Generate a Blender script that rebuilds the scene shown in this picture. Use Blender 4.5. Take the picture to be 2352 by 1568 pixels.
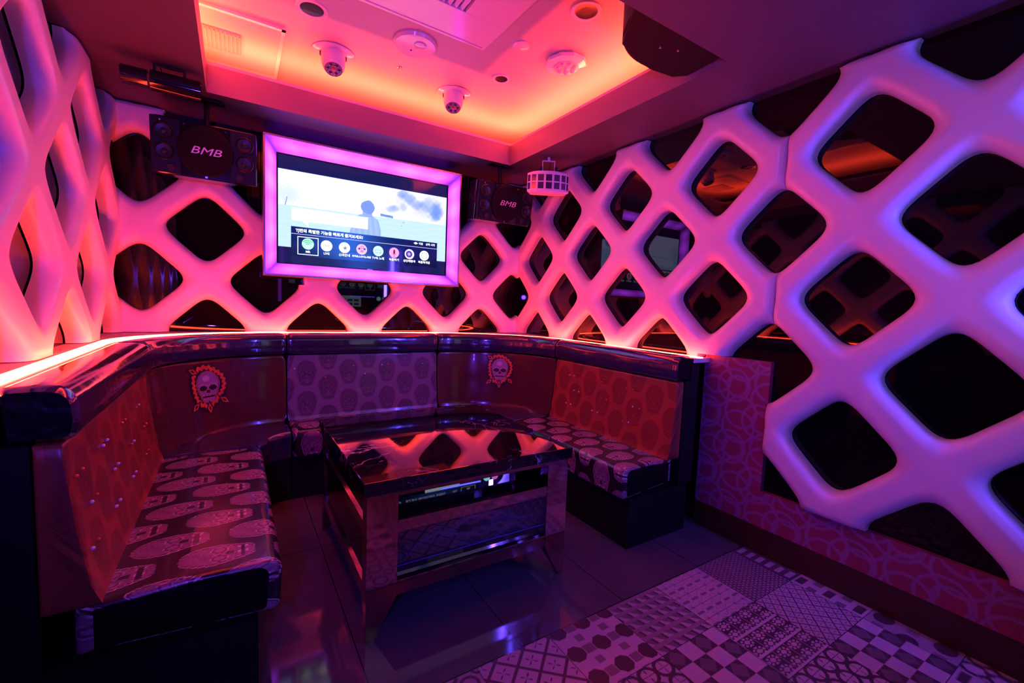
import bpy, bmesh, math, random
import numpy as np
from mathutils import Vector, Matrix
random.seed(4); rng = np.random.RandomState(7)
for o in list(bpy.data.objects): bpy.data.objects.remove(o)
S = bpy.context.scene; C = S.collection
PI = math.pi
# ------------------------------------------------------------------ camera
cam = bpy.data.cameras.new('camera'); co = bpy.data.objects.new('camera', cam); C.objects.link(co); S.camera = co
YAW, PITCH, ROLL, FPX = 0.5657, -0.0796, 0.0397, 1007.8
cy, sy, cp, sp = math.cos(YAW), math.sin(YAW), math.cos(PITCH), math.sin(PITCH)
fwd = Vector((sy*cp, cy*cp, sp)); rgt = Vector((cy, -sy, 0)); up = rgt.cross(fwd)
r2 = rgt*math.cos(ROLL)+up*math.sin(ROLL); u2 = -rgt*math.sin(ROLL)+up*math.cos(ROLL)
M = Matrix((r2, u2, -fwd)).transposed().to_4x4(); M.translation = Vector((0, 0, 1.23)); co.matrix_world = M
cam.sensor_width = 36; cam.lens = FPX/2352*36; cam.clip_start = 0.02; cam.clip_end = 60
# ------------------------------------------------------------------ world, colour management
w = bpy.data.worlds.new('world'); S.world = w; w.use_nodes = True
w.node_tree.nodes['Background'].inputs[0].default_value = (0.004, 0.003, 0.010, 1); w.node_tree.nodes['Background'].inputs[1].default_value = 0.3
S.view_settings.view_transform = 'Standard'; S.view_settings.look = 'None'; S.view_settings.exposure = 0.0; S.view_settings.gamma = 1
S.view_settings.use_curve_mapping = False
S.cycles.max_bounces = 10; S.cycles.diffuse_bounces = 4; S.cycles.glossy_bounces = 6; S.cycles.caustics_reflective = False; S.cycles.caustics_refractive = False
S.cycles.sample_clamp_indirect = 30.0
# light strengths: the room's LED lights and the added blue lamps
RED = (1.0, 0.038, 0.0145); VIO = (0.48, 0.040, 1.0)
K_COVE, K_LEDGE, K_TVBOX, K_ADDED_BAR, K_SCREEN, K_SCREEN2, K_BLUE = 6300.0, 100.0, 5.0, 200.0, 0.95, 0.42, 12.0
K_SPOT = 108.0

# ------------------------------------------------------------------ room numbers (metres)
XR, XL, YB, YF = 2.33, -0.65, 3.57, -0.46        # mirror walls: right, left, back (with the TV), front (behind the camera)
ZS, ZC = 2.35, 2.70                              # soffit, upper ceiling of the tray
TX0, TX1, TY0, TY1 = -0.12, 1.87, 1.24, 3.08     # tray opening

# ------------------------------------------------------------------ materials
def mat(name, col=(0.5,)*3, rough=0.5, metal=0.0, ior=1.5, coat=0.0, emit=None, estr=0.0, bump=None, spec=None):
    m = bpy.data.materials.new(name); m.use_nodes = True; nt = m.node_tree; b = nt.nodes['Principled BSDF']
    b.inputs['Base Color'].default_value = (*col, 1); b.inputs['Roughness'].default_value = rough
    b.inputs['Metallic'].default_value = metal; b.inputs['IOR'].default_value = ior; b.inputs['Coat Weight'].default_value = coat
    b.inputs['Coat Roughness'].default_value = 0.05
    if spec is not None: b.inputs['Specular IOR Level'].default_value = spec
    if emit: b.inputs['Emission Color'].default_value = (*emit, 1); b.inputs['Emission Strength'].default_value = estr
    if bump:
        sc, st, det = bump
        tc = nt.nodes.new('ShaderNodeTexCoord'); n = nt.nodes.new('ShaderNodeTexNoise'); bp = nt.nodes.new('ShaderNodeBump')
        n.inputs['Scale'].default_value = sc; n.inputs['Detail'].default_value = det
        bp.inputs['Strength'].default_value = st; bp.inputs['Distance'].default_value = 0.02
        nt.links.new(tc.outputs['Object'], n.inputs['Vector']); nt.links.new(n.outputs[0], bp.inputs['Height']); nt.links.new(bp.outputs[0], b.inputs['Normal'])
    return m
def print_mat(name, cols, rough=0.4, bump=None, coat=0.0, attr='print'):
    """colour ramp over a stored mesh attribute: cols = [(pos, rgb), ...]"""
    m = mat(name, rough=rough, bump=bump, coat=coat); nt = m.node_tree; b = nt.nodes['Principled BSDF']
    a = nt.nodes.new('ShaderNodeAttribute'); a.attribute_name = attr; r = nt.nodes.new('ShaderNodeValToRGB')
    el = r.color_ramp.elements
    while len(el) < len(cols): el.new(0.5)
    for e, (p, c) in zip(el, cols): e.position = p; e.color = (*c, 1)
    nt.links.new(a.outputs['Fac'], r.inputs[0]); nt.links.new(r.outputs[0], b.inputs['Base Color'])
    return m
def emis(name, col, st):
    m = bpy.data.materials.new(name); m.use_nodes = True; nt = m.node_tree; nt.nodes.clear()
    e = nt.nodes.new('ShaderNodeEmission'); o = nt.nodes.new('ShaderNodeOutputMaterial'); e.inputs[0].default_value = (*col, 1); e.inputs[1].default_value = st
    nt.links.new(e.outputs[0], o.inputs[0]); return m
m_mirror = mat('black_mirror_glass', (0.004, 0.003, 0.005), 0.02, ior=1.45)
m_dark = mat('dark_wall_paint', (0.02, 0.016, 0.022), 0.35)
m_ceil = mat('white_ceiling_paint', (0.50, 0.48, 0.50), 0.55, bump=(180, 0.03, 2))
m_soffit = mat('soffit_paint_shaded', (0.080, 0.055, 0.075), 0.5, bump=(180, 0.03, 2))  # soffit colour darkened: the dimness of its underside is put into the paint
m_fascia = mat('soffit_paint_lit', (0.22, 0.14, 0.20), 0.5)  # lighter, rosier copy of the soffit paint, standing in for light on the fascia
m_white = mat('white_gloss_plastic', (0.78, 0.74, 0.76), 0.16)
m_pad = mat('white_leatherette', (0.74, 0.72, 0.76), 0.36, bump=(5, 0.10, 2))
m_black = mat('black_satin', (0.008, 0.008, 0.010), 0.45, spec=0.2)
m_gloss = mat('black_gloss', (0.010, 0.008, 0.012), 0.08)
m_vinyl = mat('black_pearl_vinyl', (0.030, 0.022, 0.060), 0.13, coat=0.8, bump=(6, 0.22, 3))
m_bvinyl = mat('black_wrinkled_vinyl', (0.004, 0.004, 0.005), 0.40, bump=(16, 0.5, 2), spec=0.16)
m_rvinyl = mat('dark_red_gloss_vinyl', (0.09, 0.025, 0.022), 0.17, coat=0.4, bump=(4, 0.16, 2))
m_skirt = mat('brown_gloss_skirting', (0.045, 0.022, 0.012), 0.25)
m_steel = mat('rose_mirror_steel', (0.55, 0.36, 0.42), 0.07, metal=1.0)
m_chrome = mat('chrome', (0.7, 0.7, 0.72), 0.12, metal=1.0)
m_alum = mat('brushed_frame_metal', (0.55, 0.5, 0.55), 0.25, metal=0.9)
m_rubber = mat('black_rubber', (0.01,)*3, 0.6)
m_led = emis('red_led', RED, K_COVE); m_led2 = emis('red_ledge_led', RED, K_LEDGE)

# ------------------------------------------------------------------ object helpers
def link(o, parent=None):
    C.objects.link(o)
    if parent: o.parent = parent
    return o
def mesh_obj(name, verts, faces, mats, parent=None, smooth=False, mi=None, attr=None):
    me = bpy.data.meshes.new(name); me.from_pydata([tuple(v) for v in verts], [], [tuple(f) for f in faces])
    for m in (mats if isinstance(mats, (list, tuple)) else [mats]): me.materials.append(m)
    if mi is not None: me.polygons.foreach_set('material_index', np.asarray(mi, dtype=np.int32))
    if smooth: me.polygons.foreach_set('use_smooth', np.ones(len(me.polygons), dtype=bool))
    if attr is not None:
        a = me.attributes.new('print', 'FLOAT', 'POINT'); a.data.foreach_set('value', np.asarray(attr, dtype=np.float32))
    me.update()
    return link(bpy.data.objects.new(name, me), parent)
def bm_obj(name, bm, mats, parent=None, smooth=False, autosm=None):
    me = bpy.data.meshes.new(name); bmesh.ops.recalc_face_normals(bm, faces=bm.faces); bm.to_mesh(me); bm.free()
    for m in (mats if isinstance(mats, (list, tuple)) else [mats]): me.materials.append(m)
    if smooth:
        for p in me.polygons: p.use_smooth = True
        if autosm:
            try: me.set_sharp_from_angle(angle=math.radians(autosm))
            except Exception: pass
    return link(bpy.data.objects.new(name, me), parent)
def tag(o, label, cat, group=None, kind=None):
    o['label'] = label; o['category'] = cat
    if group: o['group'] = group
    if kind: o['kind'] = kind
    return o
def struct(o): o['kind'] = 'structure'; return o
def empty(name, loc, rot=(0, 0, 0)):
    o = bpy.data.objects.new(name, None); o.empty_display_size = 0.05; C.objects.link(o); o.location = loc; o.rotation_euler = rot; return o
def box(bm, lo, hi, mi=0, bev=0.0, rot=None, org=None, taper=None):
    vs = []
    for z in (lo[2], hi[2]):
        for y in (lo[1], hi[1]):
            for x in (lo[0], hi[0]): vs.append(Vector((x, y, z)))
    if rot is not None: vs = [rot @ (v-Vector(org))+Vector(org) for v in vs]
    v = [bm.verts.new(p) for p in vs]
    fs = [bm.faces.new([v[i] for i in q]) for q in ((0, 2, 3, 1), (4, 5, 7, 6), (0, 1, 5, 4), (1, 3, 7, 5), (3, 2, 6, 7), (2, 0, 4, 6))]
    for f in fs: f.material_index = mi
    if bev:
        es = list({e for f in fs for e in f.edges}); bmesh.ops.bevel(bm, geom=es, offset=bev, segments=2, affect='EDGES', profile=0.6, material=mi)
def boxes(name, specs, m, parent=None, bev=0.0, smooth=False):
    bm = bmesh.new()
    for s in specs: box(bm, s[0], s[1], s[2] if len(s) > 2 else 0, bev)
    return bm_obj(name, bm, m, parent, smooth, 40)
def tube(bm, p0, p1, r0, r1=None, n=16, cap=True, mi=0):
    r1 = r0 if r1 is None else r1; p0, p1 = Vector(p0), Vector(p1); d = (p1-p0).normalized()
    a = d.orthogonal().normalized(); b = d.cross(a)
    A = [bm.verts.new(p0+(a*math.cos(t)+b*math.sin(t))*r0) for t in [2*PI*i/n for i in range(n)]]
    B = [bm.verts.new(p1+(a*math.cos(t)+b*math.sin(t))*r1) for t in [2*PI*i/n for i in range(n)]]
    for i in range(n): bm.faces.new((A[i], A[(i+1) % n], B[(i+1) % n], B[i])).material_index = mi
    if cap:
        bm.faces.new(A[::-1]).material_index = mi; bm.faces.new(B).material_index = mi
def lathe(bm, prof, n=32, c=(0, 0, 0), mi=0, cap=False, axis=None):
    """prof = [(r, z)...] turned about z (or about `axis` matrix)"""
    rings = []
    for r, z in prof:
        ring = []
        for i in range(n):
            t = 2*PI*i/n; p = Vector((r*math.cos(t), r*math.sin(t), z))
            if axis is not None: p = axis @ p
            ring.append(bm.verts.new(p+Vector(c)))
        rings.append(ring)
    for a, b in zip(rings, rings[1:]):
        for i in range(n): bm.faces.new((a[i], a[(i+1) % n], b[(i+1) % n], b[i])).material_index = mi
    if cap:
        bm.faces.new(rings[0][::-1]).material_index = mi; bm.faces.new(rings[-1]).material_index = mi
def lathe_obj(name, prof, m, parent=None, n=32, c=(0, 0, 0), cap=True, axis=None, smooth=True):
    bm = bmesh.new(); lathe(bm, prof, n, c, 0, cap, axis); return bm_obj(name, bm, m, parent, smooth, 35)
def poly_extrude(name, pts, lo, hi, m, parent=None, plane='XY', bev=0.0, smooth=False):
    bm = bmesh.new()
    def P(a, b, c): return {'XY': (a, b, c), 'XZ': (a, c, b), 'YZ': (c, a, b)}[plane]
    A = [bm.verts.new(P(a, b, lo)) for a, b in pts]; B = [bm.verts.new(P(a, b, hi)) for a, b in pts]
    bm.faces.new(A[::-1]); bm.faces.new(B)
    for i in range(len(pts)): j = (i+1) % len(pts); bm.faces.new((A[i], A[j], B[j], B[i]))
    if bev: bmesh.ops.bevel(bm, geom=list(bm.edges), offset=bev, segments=2, affect='EDGES', profile=0.6)
    return bm_obj(name, bm, m, parent, smooth, 40)
def text_obj(name, body, size, m, parent, loc, rot=(PI/2, 0, 0), shear=0.0, ext=0.0, bold=0.0, sx=1.0, align='CENTER'):
    cu = bpy.data.curves.new(name, 'FONT'); cu.body = body; cu.size = size; cu.align_x = align; cu.align_y = 'CENTER'; cu.shear = shear; cu.extrude = ext; cu.offset = bold
    cu.resolution_u = 3
    t = bpy.data.objects.new(name, cu); C.objects.link(t); bpy.context.view_layer.update()
    me = bpy.data.meshes.new_from_object(t.evaluated_get(bpy.context.evaluated_depsgraph_get())); bpy.data.objects.remove(t); bpy.data.curves.remove(cu)
    me.materials.clear(); me.materials.append(m)
    o = link(bpy.data.objects.new(name, me), parent); o.location = loc; o.rotation_euler = rot; o.scale = (sx, 1, 1); return o

# ================================================================== STRUCTURE
# plain floor tiles: dark polished stone with thin joints
def floor_material():
    m = mat('grey_polished_tile', (0.10, 0.09, 0.11), 0.07, ior=1.4); nt = m.node_tree; b = nt.nodes['Principled BSDF']
    g = nt.nodes.new('ShaderNodeNewGeometry'); sx = nt.nodes.new('ShaderNodeSeparateXYZ'); nt.links.new(g.outputs['Position'], sx.inputs[0])
    def line(out, off, pitch):
        a = nt.nodes.new('ShaderNodeMath'); a.operation = 'SUBTRACT'; a.inputs[1].default_value = off; nt.links.new(out, a.inputs[0])
        p = nt.nodes.new('ShaderNodeMath'); p.operation = 'PINGPONG'; p.inputs[1].default_value = pitch/2; nt.links.new(a.outputs[0], p.inputs[0])
        l = nt.nodes.new('ShaderNodeMath'); l.operation = 'LESS_THAN'; l.inputs[1].default_value = 0.0016; nt.links.new(p.outputs[0], l.inputs[0]); return l.outputs[0]
    a = line(sx.outputs[0], 0.355, 0.5167); c = line(sx.outputs[1], 1.225, 1.0334)
    mx = nt.nodes.new('ShaderNodeMath'); mx.operation = 'MAXIMUM'; nt.links.new(a, mx.inputs[0]); nt.links.new(c, mx.inputs[1])
    n = nt.nodes.new('ShaderNodeTexNoise'); n.inputs['Scale'].default_value = 3; n.inputs['Detail'].default_value = 6
    r = nt.nodes.new('ShaderNodeValToRGB'); r.color_ramp.elements[0].color = (0.05, 0.046, 0.06, 1); r.color_ramp.elements[1].color = (0.12, 0.11, 0.14, 1)
    nt.links.new(g.outputs['Position'], n.inputs['Vector']); nt.links.new(n.outputs[0], r.inputs[0])
    k = nt.nodes.new('ShaderNodeMix'); k.data_type = 'RGBA'; nt.links.new(mx.outputs[0], k.inputs[0]); nt.links.new(r.outputs[0], k.inputs[6]); k.inputs[7].default_value = (0.01, 0.01, 0.01, 1)
    nt.links.new(k.outputs[2], b.inputs['Base Color']); return m
struct(boxes('floor', [((XL-0.1, YF-0.1, -0.08), (XR+0.1, YB+0.1, 0.0))], floor_material()))
struct(boxes('wall_left', [((XL-0.08, YF-0.08, 0), (XL, YB+0.08, 2.8))], m_mirror))
struct(boxes('wall_right', [((XR, YF-0.08, 0), (XR+0.08, YB+0.08, 2.8))], m_mirror))
struct(boxes('wall_back', [((XL, YB, 0), (XR, YB+0.08, 2.8))], m_mirror))
struct(boxes('wall_front', [((XL, YF-0.08, 0), (XR, YF, 2.8))], m_dark))
# ceiling: dropped soffit ring round a lit tray, fascia with a set-back lip, upper ceiling above
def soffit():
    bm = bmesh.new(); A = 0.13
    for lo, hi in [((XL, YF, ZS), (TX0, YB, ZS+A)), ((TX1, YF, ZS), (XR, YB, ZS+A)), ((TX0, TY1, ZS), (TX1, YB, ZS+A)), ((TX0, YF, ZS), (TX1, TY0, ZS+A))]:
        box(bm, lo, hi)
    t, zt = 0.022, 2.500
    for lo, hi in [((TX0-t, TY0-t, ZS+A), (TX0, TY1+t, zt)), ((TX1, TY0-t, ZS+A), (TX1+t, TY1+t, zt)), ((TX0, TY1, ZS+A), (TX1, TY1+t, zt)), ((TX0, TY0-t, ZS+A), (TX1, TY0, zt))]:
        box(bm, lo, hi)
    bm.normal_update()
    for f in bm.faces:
        if abs(f.normal.z) < 0.5: f.material_index = 1  # upright faces take the lit copy of the paint
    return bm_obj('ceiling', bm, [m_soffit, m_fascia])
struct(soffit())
struct(boxes('ceiling_upper', [((XL, YF, ZC), (XR, YB, ZC+0.08))], m_ceil))
def lip():
    bm = bmesh.new(); t, a, b = 0.012, 2.5005, 2.520
    o = 0.006
    for lo, hi in [((TX0-t-o, TY0-t-o, a), (TX0-o, TY1+t+o, b)), ((TX1+o, TY0-t-o, a), (TX1+t+o, TY1+t+o, b)), ((TX0-o, TY1+o, a), (TX1+o, TY1+t+o, b)), ((TX0-o, TY0-t-o, a), (TX1+o, TY0-o, b))]: box(bm, lo, hi)
    return bm_obj('trim_1', bm, m_ceil)
struct(lip())
# skirting and the low patterned wall covering on the right
struct(boxes('baseboard_right', [((XR-0.035, YF, 0), (XR, 1.53, 0.137))], m_skirt, bev=0.004))
def rings(u, v):
    """overlapping ring print"""
    val = np.zeros_like(u); P = 0.30
    for oy in (0, 1):
        for k, (cx, cyy, r) in enumerate(((0, 0, .088), (.10, .03, .084), (-.04, .12, .086), (.13, .17, .055))):
            a = (u-cx-oy*0.15+10*P) % P-P/2; b = (v-cyy-oy*0.17+10*0.34) % 0.34-0.17
            d = np.abs(np.hypot(a, b)-r); val = np.maximum(val, np.clip((0.0075-d)/0.002, 0, 1))
    return val
m_paper = print_mat('ring_print_wall_cover', [(0.0, (0.25, 0.045, 0.11)), (1.0, (0.27, 0.13, 0.31))], rough=0.45)
def grid_plane(name, fn, nu, nv, m, parent=None, attr=None, smooth=False):
    U, V = np.meshgrid(np.linspace(0, 1, nu), np.linspace(0, 1, nv), indexing='ij')
    P = fn(U, V).reshape(-1, 3); i = np.arange(nu*nv).reshape(nu, nv)
    F = np.stack([i[:-1, :-1], i[1:, :-1], i[1:, 1:], i[:-1, 1:]], -1).reshape(-1, 4)
    return mesh_obj(name, P, F, m, parent, smooth, attr=None if attr is None else attr(U, V).ravel())
def wallcover():
    X = 2.300
    vs, fs, at = [], [], []
    for (y0, y1, z0, z1) in ((1.162, 1.53, 0.137, 1.0), (YF, 1.162, 0.137, 0.325)):
        nu, nv = int((y1-y0)/0.005)+2, int((z1-z0)/0.005)+2
        U, V = np.meshgrid(np.linspace(y0, y1, nu), np.linspace(z0, z1, nv), indexing='ij'); n0 = len(vs)
        i = np.arange(nu*nv).reshape(nu, nv)+n0
        vs += [(X, a, b) for a, b in zip(U.ravel(), V.ravel())]; at += list(rings(U, V).ravel())
        fs += [tuple(q) for q in np.stack([i[:-1, :-1], i[:-1, 1:], i[1:, 1:], i[1:, :-1]], -1).reshape(-1, 4)]
        n1 = len(vs)   # edges back to the wall
        vs += [(X, y0, z0), (X, y1, z0), (X, y1, z1), (X, y0, z1), (XR, y0, z0), (XR, y1, z0), (XR, y1, z1), (XR, y0, z1)]; at += [0]*8
        fs += [tuple(n1+k for k in q) for q in ((3, 2, 6, 7), (0, 3, 7, 4), (1, 5, 6, 2))]
    return struct(mesh_obj('trim_2', vs, fs, m_paper, attr=at))
wallcover()

# ------------------------------------------------------------------ patterned floor tiles (each tile its own print)
def tri(x, p): return np.abs(((x/p) % 1.0)-0.5)*2
def pat_dots(u, v): a = (u*16) % 1-.5; b = (v*16+0.5*((u*16).astype(int) % 2)) % 1-.5; return np.where(np.hypot(a, b) < .33, .55, 0.12)
def pat_octagon(u, v):
    a = (u*2.5+.2) % 1-.5; b = (v*2.5+.1) % 1-.5; A, B = np.abs(a), np.abs(b)
    r = np.full_like(u, .95); r = np.where((A > .36) & (B > .36), .35, r)
    r = np.where(np.maximum(np.maximum(A, B), (A+B)*.72) < .30, .02, r)
    a2 = (u*2.5+.7) % 1-.5; b2 = (v*2.5+.1) % 1-.5; r = np.where((np.abs(a2) < .17) & (np.abs(b2) < .17), .30, r); return r
def pat_cubes(u, v):
    a = (u*5.5+v*1.2) % 1; b = (v*6) % 1
    r = np.where(a+b*.6 < .55, .75, .25); r = np.where((b > .62), .42, r); return np.where((a > .8) & (b < .6), .03, r)
def pat_star(u, v):
    a = (u*5) % 1-.5; b = (v*4) % 1-.5; th = np.arctan2(b, a); k = np.abs(np.sin(th*5)); l = np.hypot(a, b)
    r = np.where(k*l < .035, .15, .85); return np.where((np.abs(b) > .40) & (np.abs(a) < .33), .3, r)
def pat_roundrect(u, v):
    a = np.abs((u*3) % 1-.5); b = np.abs((v*6) % 1-.5); return np.where((a < .32) & (b < .26), .75, .10)
def pat_lattice(u, v):
    p = ((u+v)*2.6) % 1; q = ((u-v)*2.6) % 1; r = np.where((p < .14) | (q < .14), .06, .92)
    a, b = p-.57, q-.57; th = np.arctan2(b, a); R = np.hypot(a, b)
    return np.where((R < .30) & (np.abs(np.sin(th*2)) < .30*np.sin(np.clip(R/.30, 0, 1)*PI)+.05), .03, r)
def pat_xdiam(u, v):
    p = ((u+v)*6) % 1; q = ((u-v)*6) % 1; r = np.where((p < .13) | (q < .13), .05, .75)
    return np.where((np.abs(p-q) < .07) & (np.abs(p-.56) < .16), .1, r)
def pat_ornate(u, v):
    a = (v*3.0) % 1; b = (u*4) % 1; A, B = np.abs((a*2) % 1-.5), np.abs(b-.5)
    r = np.where((np.hypot(A, B) < .42) & (np.abs(np.hypot(A-.24, B-.24)-.13) > .045) & (np.abs(np.hypot(A, B)-.22) > .03), .85, .03)
    r = np.where((b < .045), .65, r); return np.where((a < .10), .9, r)
def pat_checker(u, v):
    i = np.floor(u*4).astype(int)+np.floor(v*4).astype(int); a = np.abs((u*4) % 1-.5); b = np.abs((v*4) % 1-.5)
    return np.where(i % 2 == 0, .95, np.where(a+b < .5, .22, .05))
def pat_floral(u, v):
    p = (u*4) % 1-.5; q = (v*4) % 1-.5; th = np.arctan2(q, p); R = np.hypot(p, q)
    r = np.where(np.abs(R-.46) < .09, .04, .9); return np.where((R < .42) & (np.abs(np.sin(th*2)) < .28*np.sin(np.clip(R/.42, 0, 1)*PI)), .04, r)
def pat_scroll(u, v):
    a = (u*3) % 1-.5; b = (v*3) % 1-.5; return np.where((np.abs(np.hypot(a, b)-.3) < .06) | (np.abs(np.hypot(np.abs(a)-.5, np.abs(b)-.5)-.2) < .06), .08, .7)
def pat_rects(u, v):
    i = (np.floor(v*5)).astype(int); a = np.abs((u*3+.5*(i % 2)) % 1-.5); b = np.abs((v*5) % 1-.5); return np.where((a < .33) & (b < .30), np.where(i % 2 == 0, .05, .3), .85)
def pat_ovals(u, v):
    i = (np.floor(v*3)).astype(int); a = np.abs((u*2+.5*(i % 2)) % 1-.5); b = np.abs((v*3) % 1-.5); r = np.where(np.hypot(a*1.3, b) < .36, .03, .6); return np.where((np.abs(a-.5) < .12) & (b < .2), .3, r)
rows = [[pat_scroll, pat_lattice, pat_octagon, pat_cubes, pat_star, pat_dots, pat_roundrect],
        [pat_octagon, pat_scroll, pat_floral, pat_checker, pat_ornate, pat_xdiam, pat_rects],
        [pat_star, pat_cubes, pat_dots, pat_scroll, pat_floral, pat_checker, pat_ovals],
        [pat_lattice, pat_ornate, pat_xdiam, pat_octagon, pat_star, pat_rects, pat_floral],
        [pat_floral, pat_checker, pat_cubes, pat_lattice, pat_dots, pat_ornate, pat_star],
        [pat_octagon, pat_scroll, pat_floral, pat_checker, pat_ornate, pat_xdiam, pat_rects]]
m_tile = print_mat('encaustic_tile_print', [(0.0, (0.035, 0.03, 0.045)), (1.0, (0.42, 0.40, 0.50))], rough=0.38)
def tiles():
    vs, fs, at = [], [], []; P = 0.3005; PY = 0.283
    for j, row in enumerate(rows):
        for i, f in enumerate(row):
            x0 = 0.385+i*P; y1 = 1.218-j*PY; x1 = min(x0+P-0.0025, XR-0.035); y0 = y1-PY+0.0025
            if x1 <= x0: continue
            n = 112 if (j < 3) else 40
            nu = max(2, int(n*(x1-x0)/P)); U, V = np.meshgrid(np.linspace(x0, x1, nu), np.linspace(y0, y1, n), indexing='ij')
            val = f((U-x0)/P, (V-y0)/PY); n0 = len(vs); k = np.arange(nu*n).reshape(nu, n)+n0
            vs += [(a, b, 0.003) for a, b in zip(U.ravel(), V.ravel())]; at += list(val.ravel())
            fs += [tuple(q) for q in np.stack([k[:-1, :-1], k[1:, :-1], k[1:, 1:], k[:-1, 1:]], -1).reshape(-1, 4)]
    o = mesh_obj('floor_patterned_tiles', vs, fs, m_tile, attr=at); return struct(o)
tiles()

# ================================================================== PADDED LATTICE WALL PANELS
def lattice(name, a0, a1, z0, z1, place, phase=1.177, cuts=(), T=0.048, D=0.030, label='', seam=(1, 1, 1, 1)):
    """a = along the wall, z = up; place(a, z, h) -> world point, h = height off the wall mirror."""
    DX, DZ = 0.3385, 0.331; N = 64; K = 12
    bm = bmesh.new(); vmap = {}
    def V(a, z, h, key=None):
        k = (round(a, 4), round(z, 4), round(h, 4))
        if k not in vmap: vmap[k] = bm.verts.new((a, z, h))
        return vmap[k]
    hs, hc = 0.168, 0.2364
    import itertools
    iz0, iz1 = int((z0-1.653)/DZ)-2, int((z1-1.653)/DZ)+2; ia0, ia1 = int((a0-phase)/DX)-2, int((a1-phase)/DX)+2
    for iz in range(iz0, iz1+1):
        for ia in range(ia0, ia1+1):
            if (ia+iz) % 2: continue
            ca, cz = phase+ia*DX, 1.653+iz*DZ
            if ca < a0-DX or ca > a1+DX or cz < z0-DZ or cz > z1+DZ: continue
            ringsv = []
            dirs = []
            for k in range(N):
                t = 2*PI*(k+0.0)/N; dirs.append((math.cos(t), math.sin(t)))
            grid = []
            for (du, dv) in dirs:
                rh = hs/((abs(du)**5+abs(dv)**5)**0.2); rc = hc/max(abs(du), abs(dv)); col = []
                for q in range(K+1):
                    s = (q/K)**1.7; r = rh+(rc-rh)*s; u, v = du*r, dv*r
                    e = r-rh; f = min(e*max(abs(du), abs(dv))/0.047, 1.0); h = T*math.sqrt(max(0, 1-(1-f)**2))
                    a = ca+(u-v)/hc*DX/2; z = cz+(u+v)/hc*DZ/2
                    a = ca+(u-v)*0.70711*(DX/0.3343); z = cz+(u+v)*0.70711*(DZ/0.3343)
                    col.append((a, z, h))
                grid.append(col)
            for k in range(N):
                c1, c2 = grid[k], grid[(k+1) % N]
                for q in range(K):
                    pts = [c1[q], c1[q+1], c2[q+1], c2[q]]
                    try: bm.faces.new([V(*p) for p in pts])
                    except ValueError: pass
                p, q2 = c1[0], c2[0]
                try: bm.faces.new([V(*p), V(*q2), V(q2[0], q2[1], -D), V(p[0], p[1], -D)])
                except ValueError: pass
    bmesh.ops.remove_doubles(bm, verts=bm.verts, dist=0.0006)
    def bis(co_, no, clear_outer=True):
        bmesh.ops.bisect_plane(bm, geom=bm.verts[:]+bm.edges[:]+bm.faces[:], plane_co=co_, plane_no=no, clear_outer=clear_outer, dist=1e-6)
    for w_ in (0.012, 0.028):  # loops that let the border round over
        bis((a0+w_, 0, 0), (-1, 0, 0), False); bis((a1-w_, 0, 0), (1, 0, 0), False); bis((0, z0+w_, 0), (0, -1, 0), False); bis((0, z1-w_, 0), (0, 1, 0), False)
    bis((a0, 0, 0), (-1, 0, 0)); bis((a1, 0, 0), (1, 0, 0)); bis((0, z0, 0), (0, -1, 0)); bis((0, z1, 0), (0, 1, 0))
    for (c0, c1, d0, d1) in cuts:
        for co_, no in (((c0, 0, 0), (1, 0, 0)), ((c1, 0, 0), (1, 0, 0)), ((0, d0, 0), (0, 1, 0)), ((0, d1, 0), (0, 1, 0))): bis(co_, no, False)
        dead = [f for f in bm.faces if (c0 < f.calc_center_median().x < c1 and d0 < f.calc_center_median().y < d1)]
        bmesh.ops.delete(bm, geom=dead, context='FACES')
    R = 0.035
    for v in bm.verts:
        if v.co.z <= 0: continue
        d = 9
        if seam[0]: d = min(d, v.co.x-a0)
        if seam[1]: d = min(d, a1-v.co.x)
        if seam[2]: d = min(d, v.co.y-z0)
        if seam[3]: d = min(d, z1-v.co.y)
        if d < R: f = max(0.0, d/R); v.co.z *= 0.35+0.65*math.sqrt(1-(1-f)**2)
    # close the cut edges back to the wall
    be = [e for e in bm.edges if len(e.link_faces) == 1 and not (e.verts[0].co.z < -D+1e-4 and e.verts[1].co.z < -D+1e-4)]
    ex = bmesh.ops.extrude_edge_only(bm, edges=be)
    for g in ex['geom']:
        if isinstance(g, bmesh.types.BMVert): g.co.z = -D
    for v in bm.verts: v.co = Vector(place(v.co.x, v.co.y, v.co.z))
    o = bm_obj(name, bm, m_pad, None, True, 50)
    return o
LH = 0.034     # height of the pad's edge off the mirror
pb = lambda a, z, h: (a, YB-LH-h, z)
pr = lambda a, z, h: (XR-LH-h, a, z)
pl = lambda a, z, h: (XL+LH+h, a, z)
ZL0 = 0.985
tag(lattice('padded_wall_panel', XL+0.05, XR-0.05, ZL0, ZS-0.004, pb, phase=-0.148, cuts=[(-0.315, 2.13, 1.985, 2.5), (0.17, 0.43, 1.325, 1.99), (1.37, 1.535, 1.325, 1.99), (0.40, 1.40, 1.46, 1.99)], seam=(0, 0, 0, 1)),
    'white padded diamond lattice panel on the mirror wall around the lit screen', 'wall panel', 'padded lattice wall panels')
tag(lattice('padded_wall_panel', 1.162, YB-0.055, ZL0, ZS-0.004, pr, phase=1.177, cuts=[(1.0, 1.55, 0.5, 1.005)], seam=(1, 0, 0, 1)),
    'white padded lattice panel from the room corner over the single benches to the seam', 'wall panel', 'padded lattice wall panels')
tag(lattice('padded_wall_panel', -0.44, 1.158, 0.325, ZS-0.004, pr, phase=1.177, seam=(1, 1, 1, 1)),
    'tall blue-lit padded lattice panel reaching down to the low patterned wall strip', 'wall panel', 'padded lattice wall panels')
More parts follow.
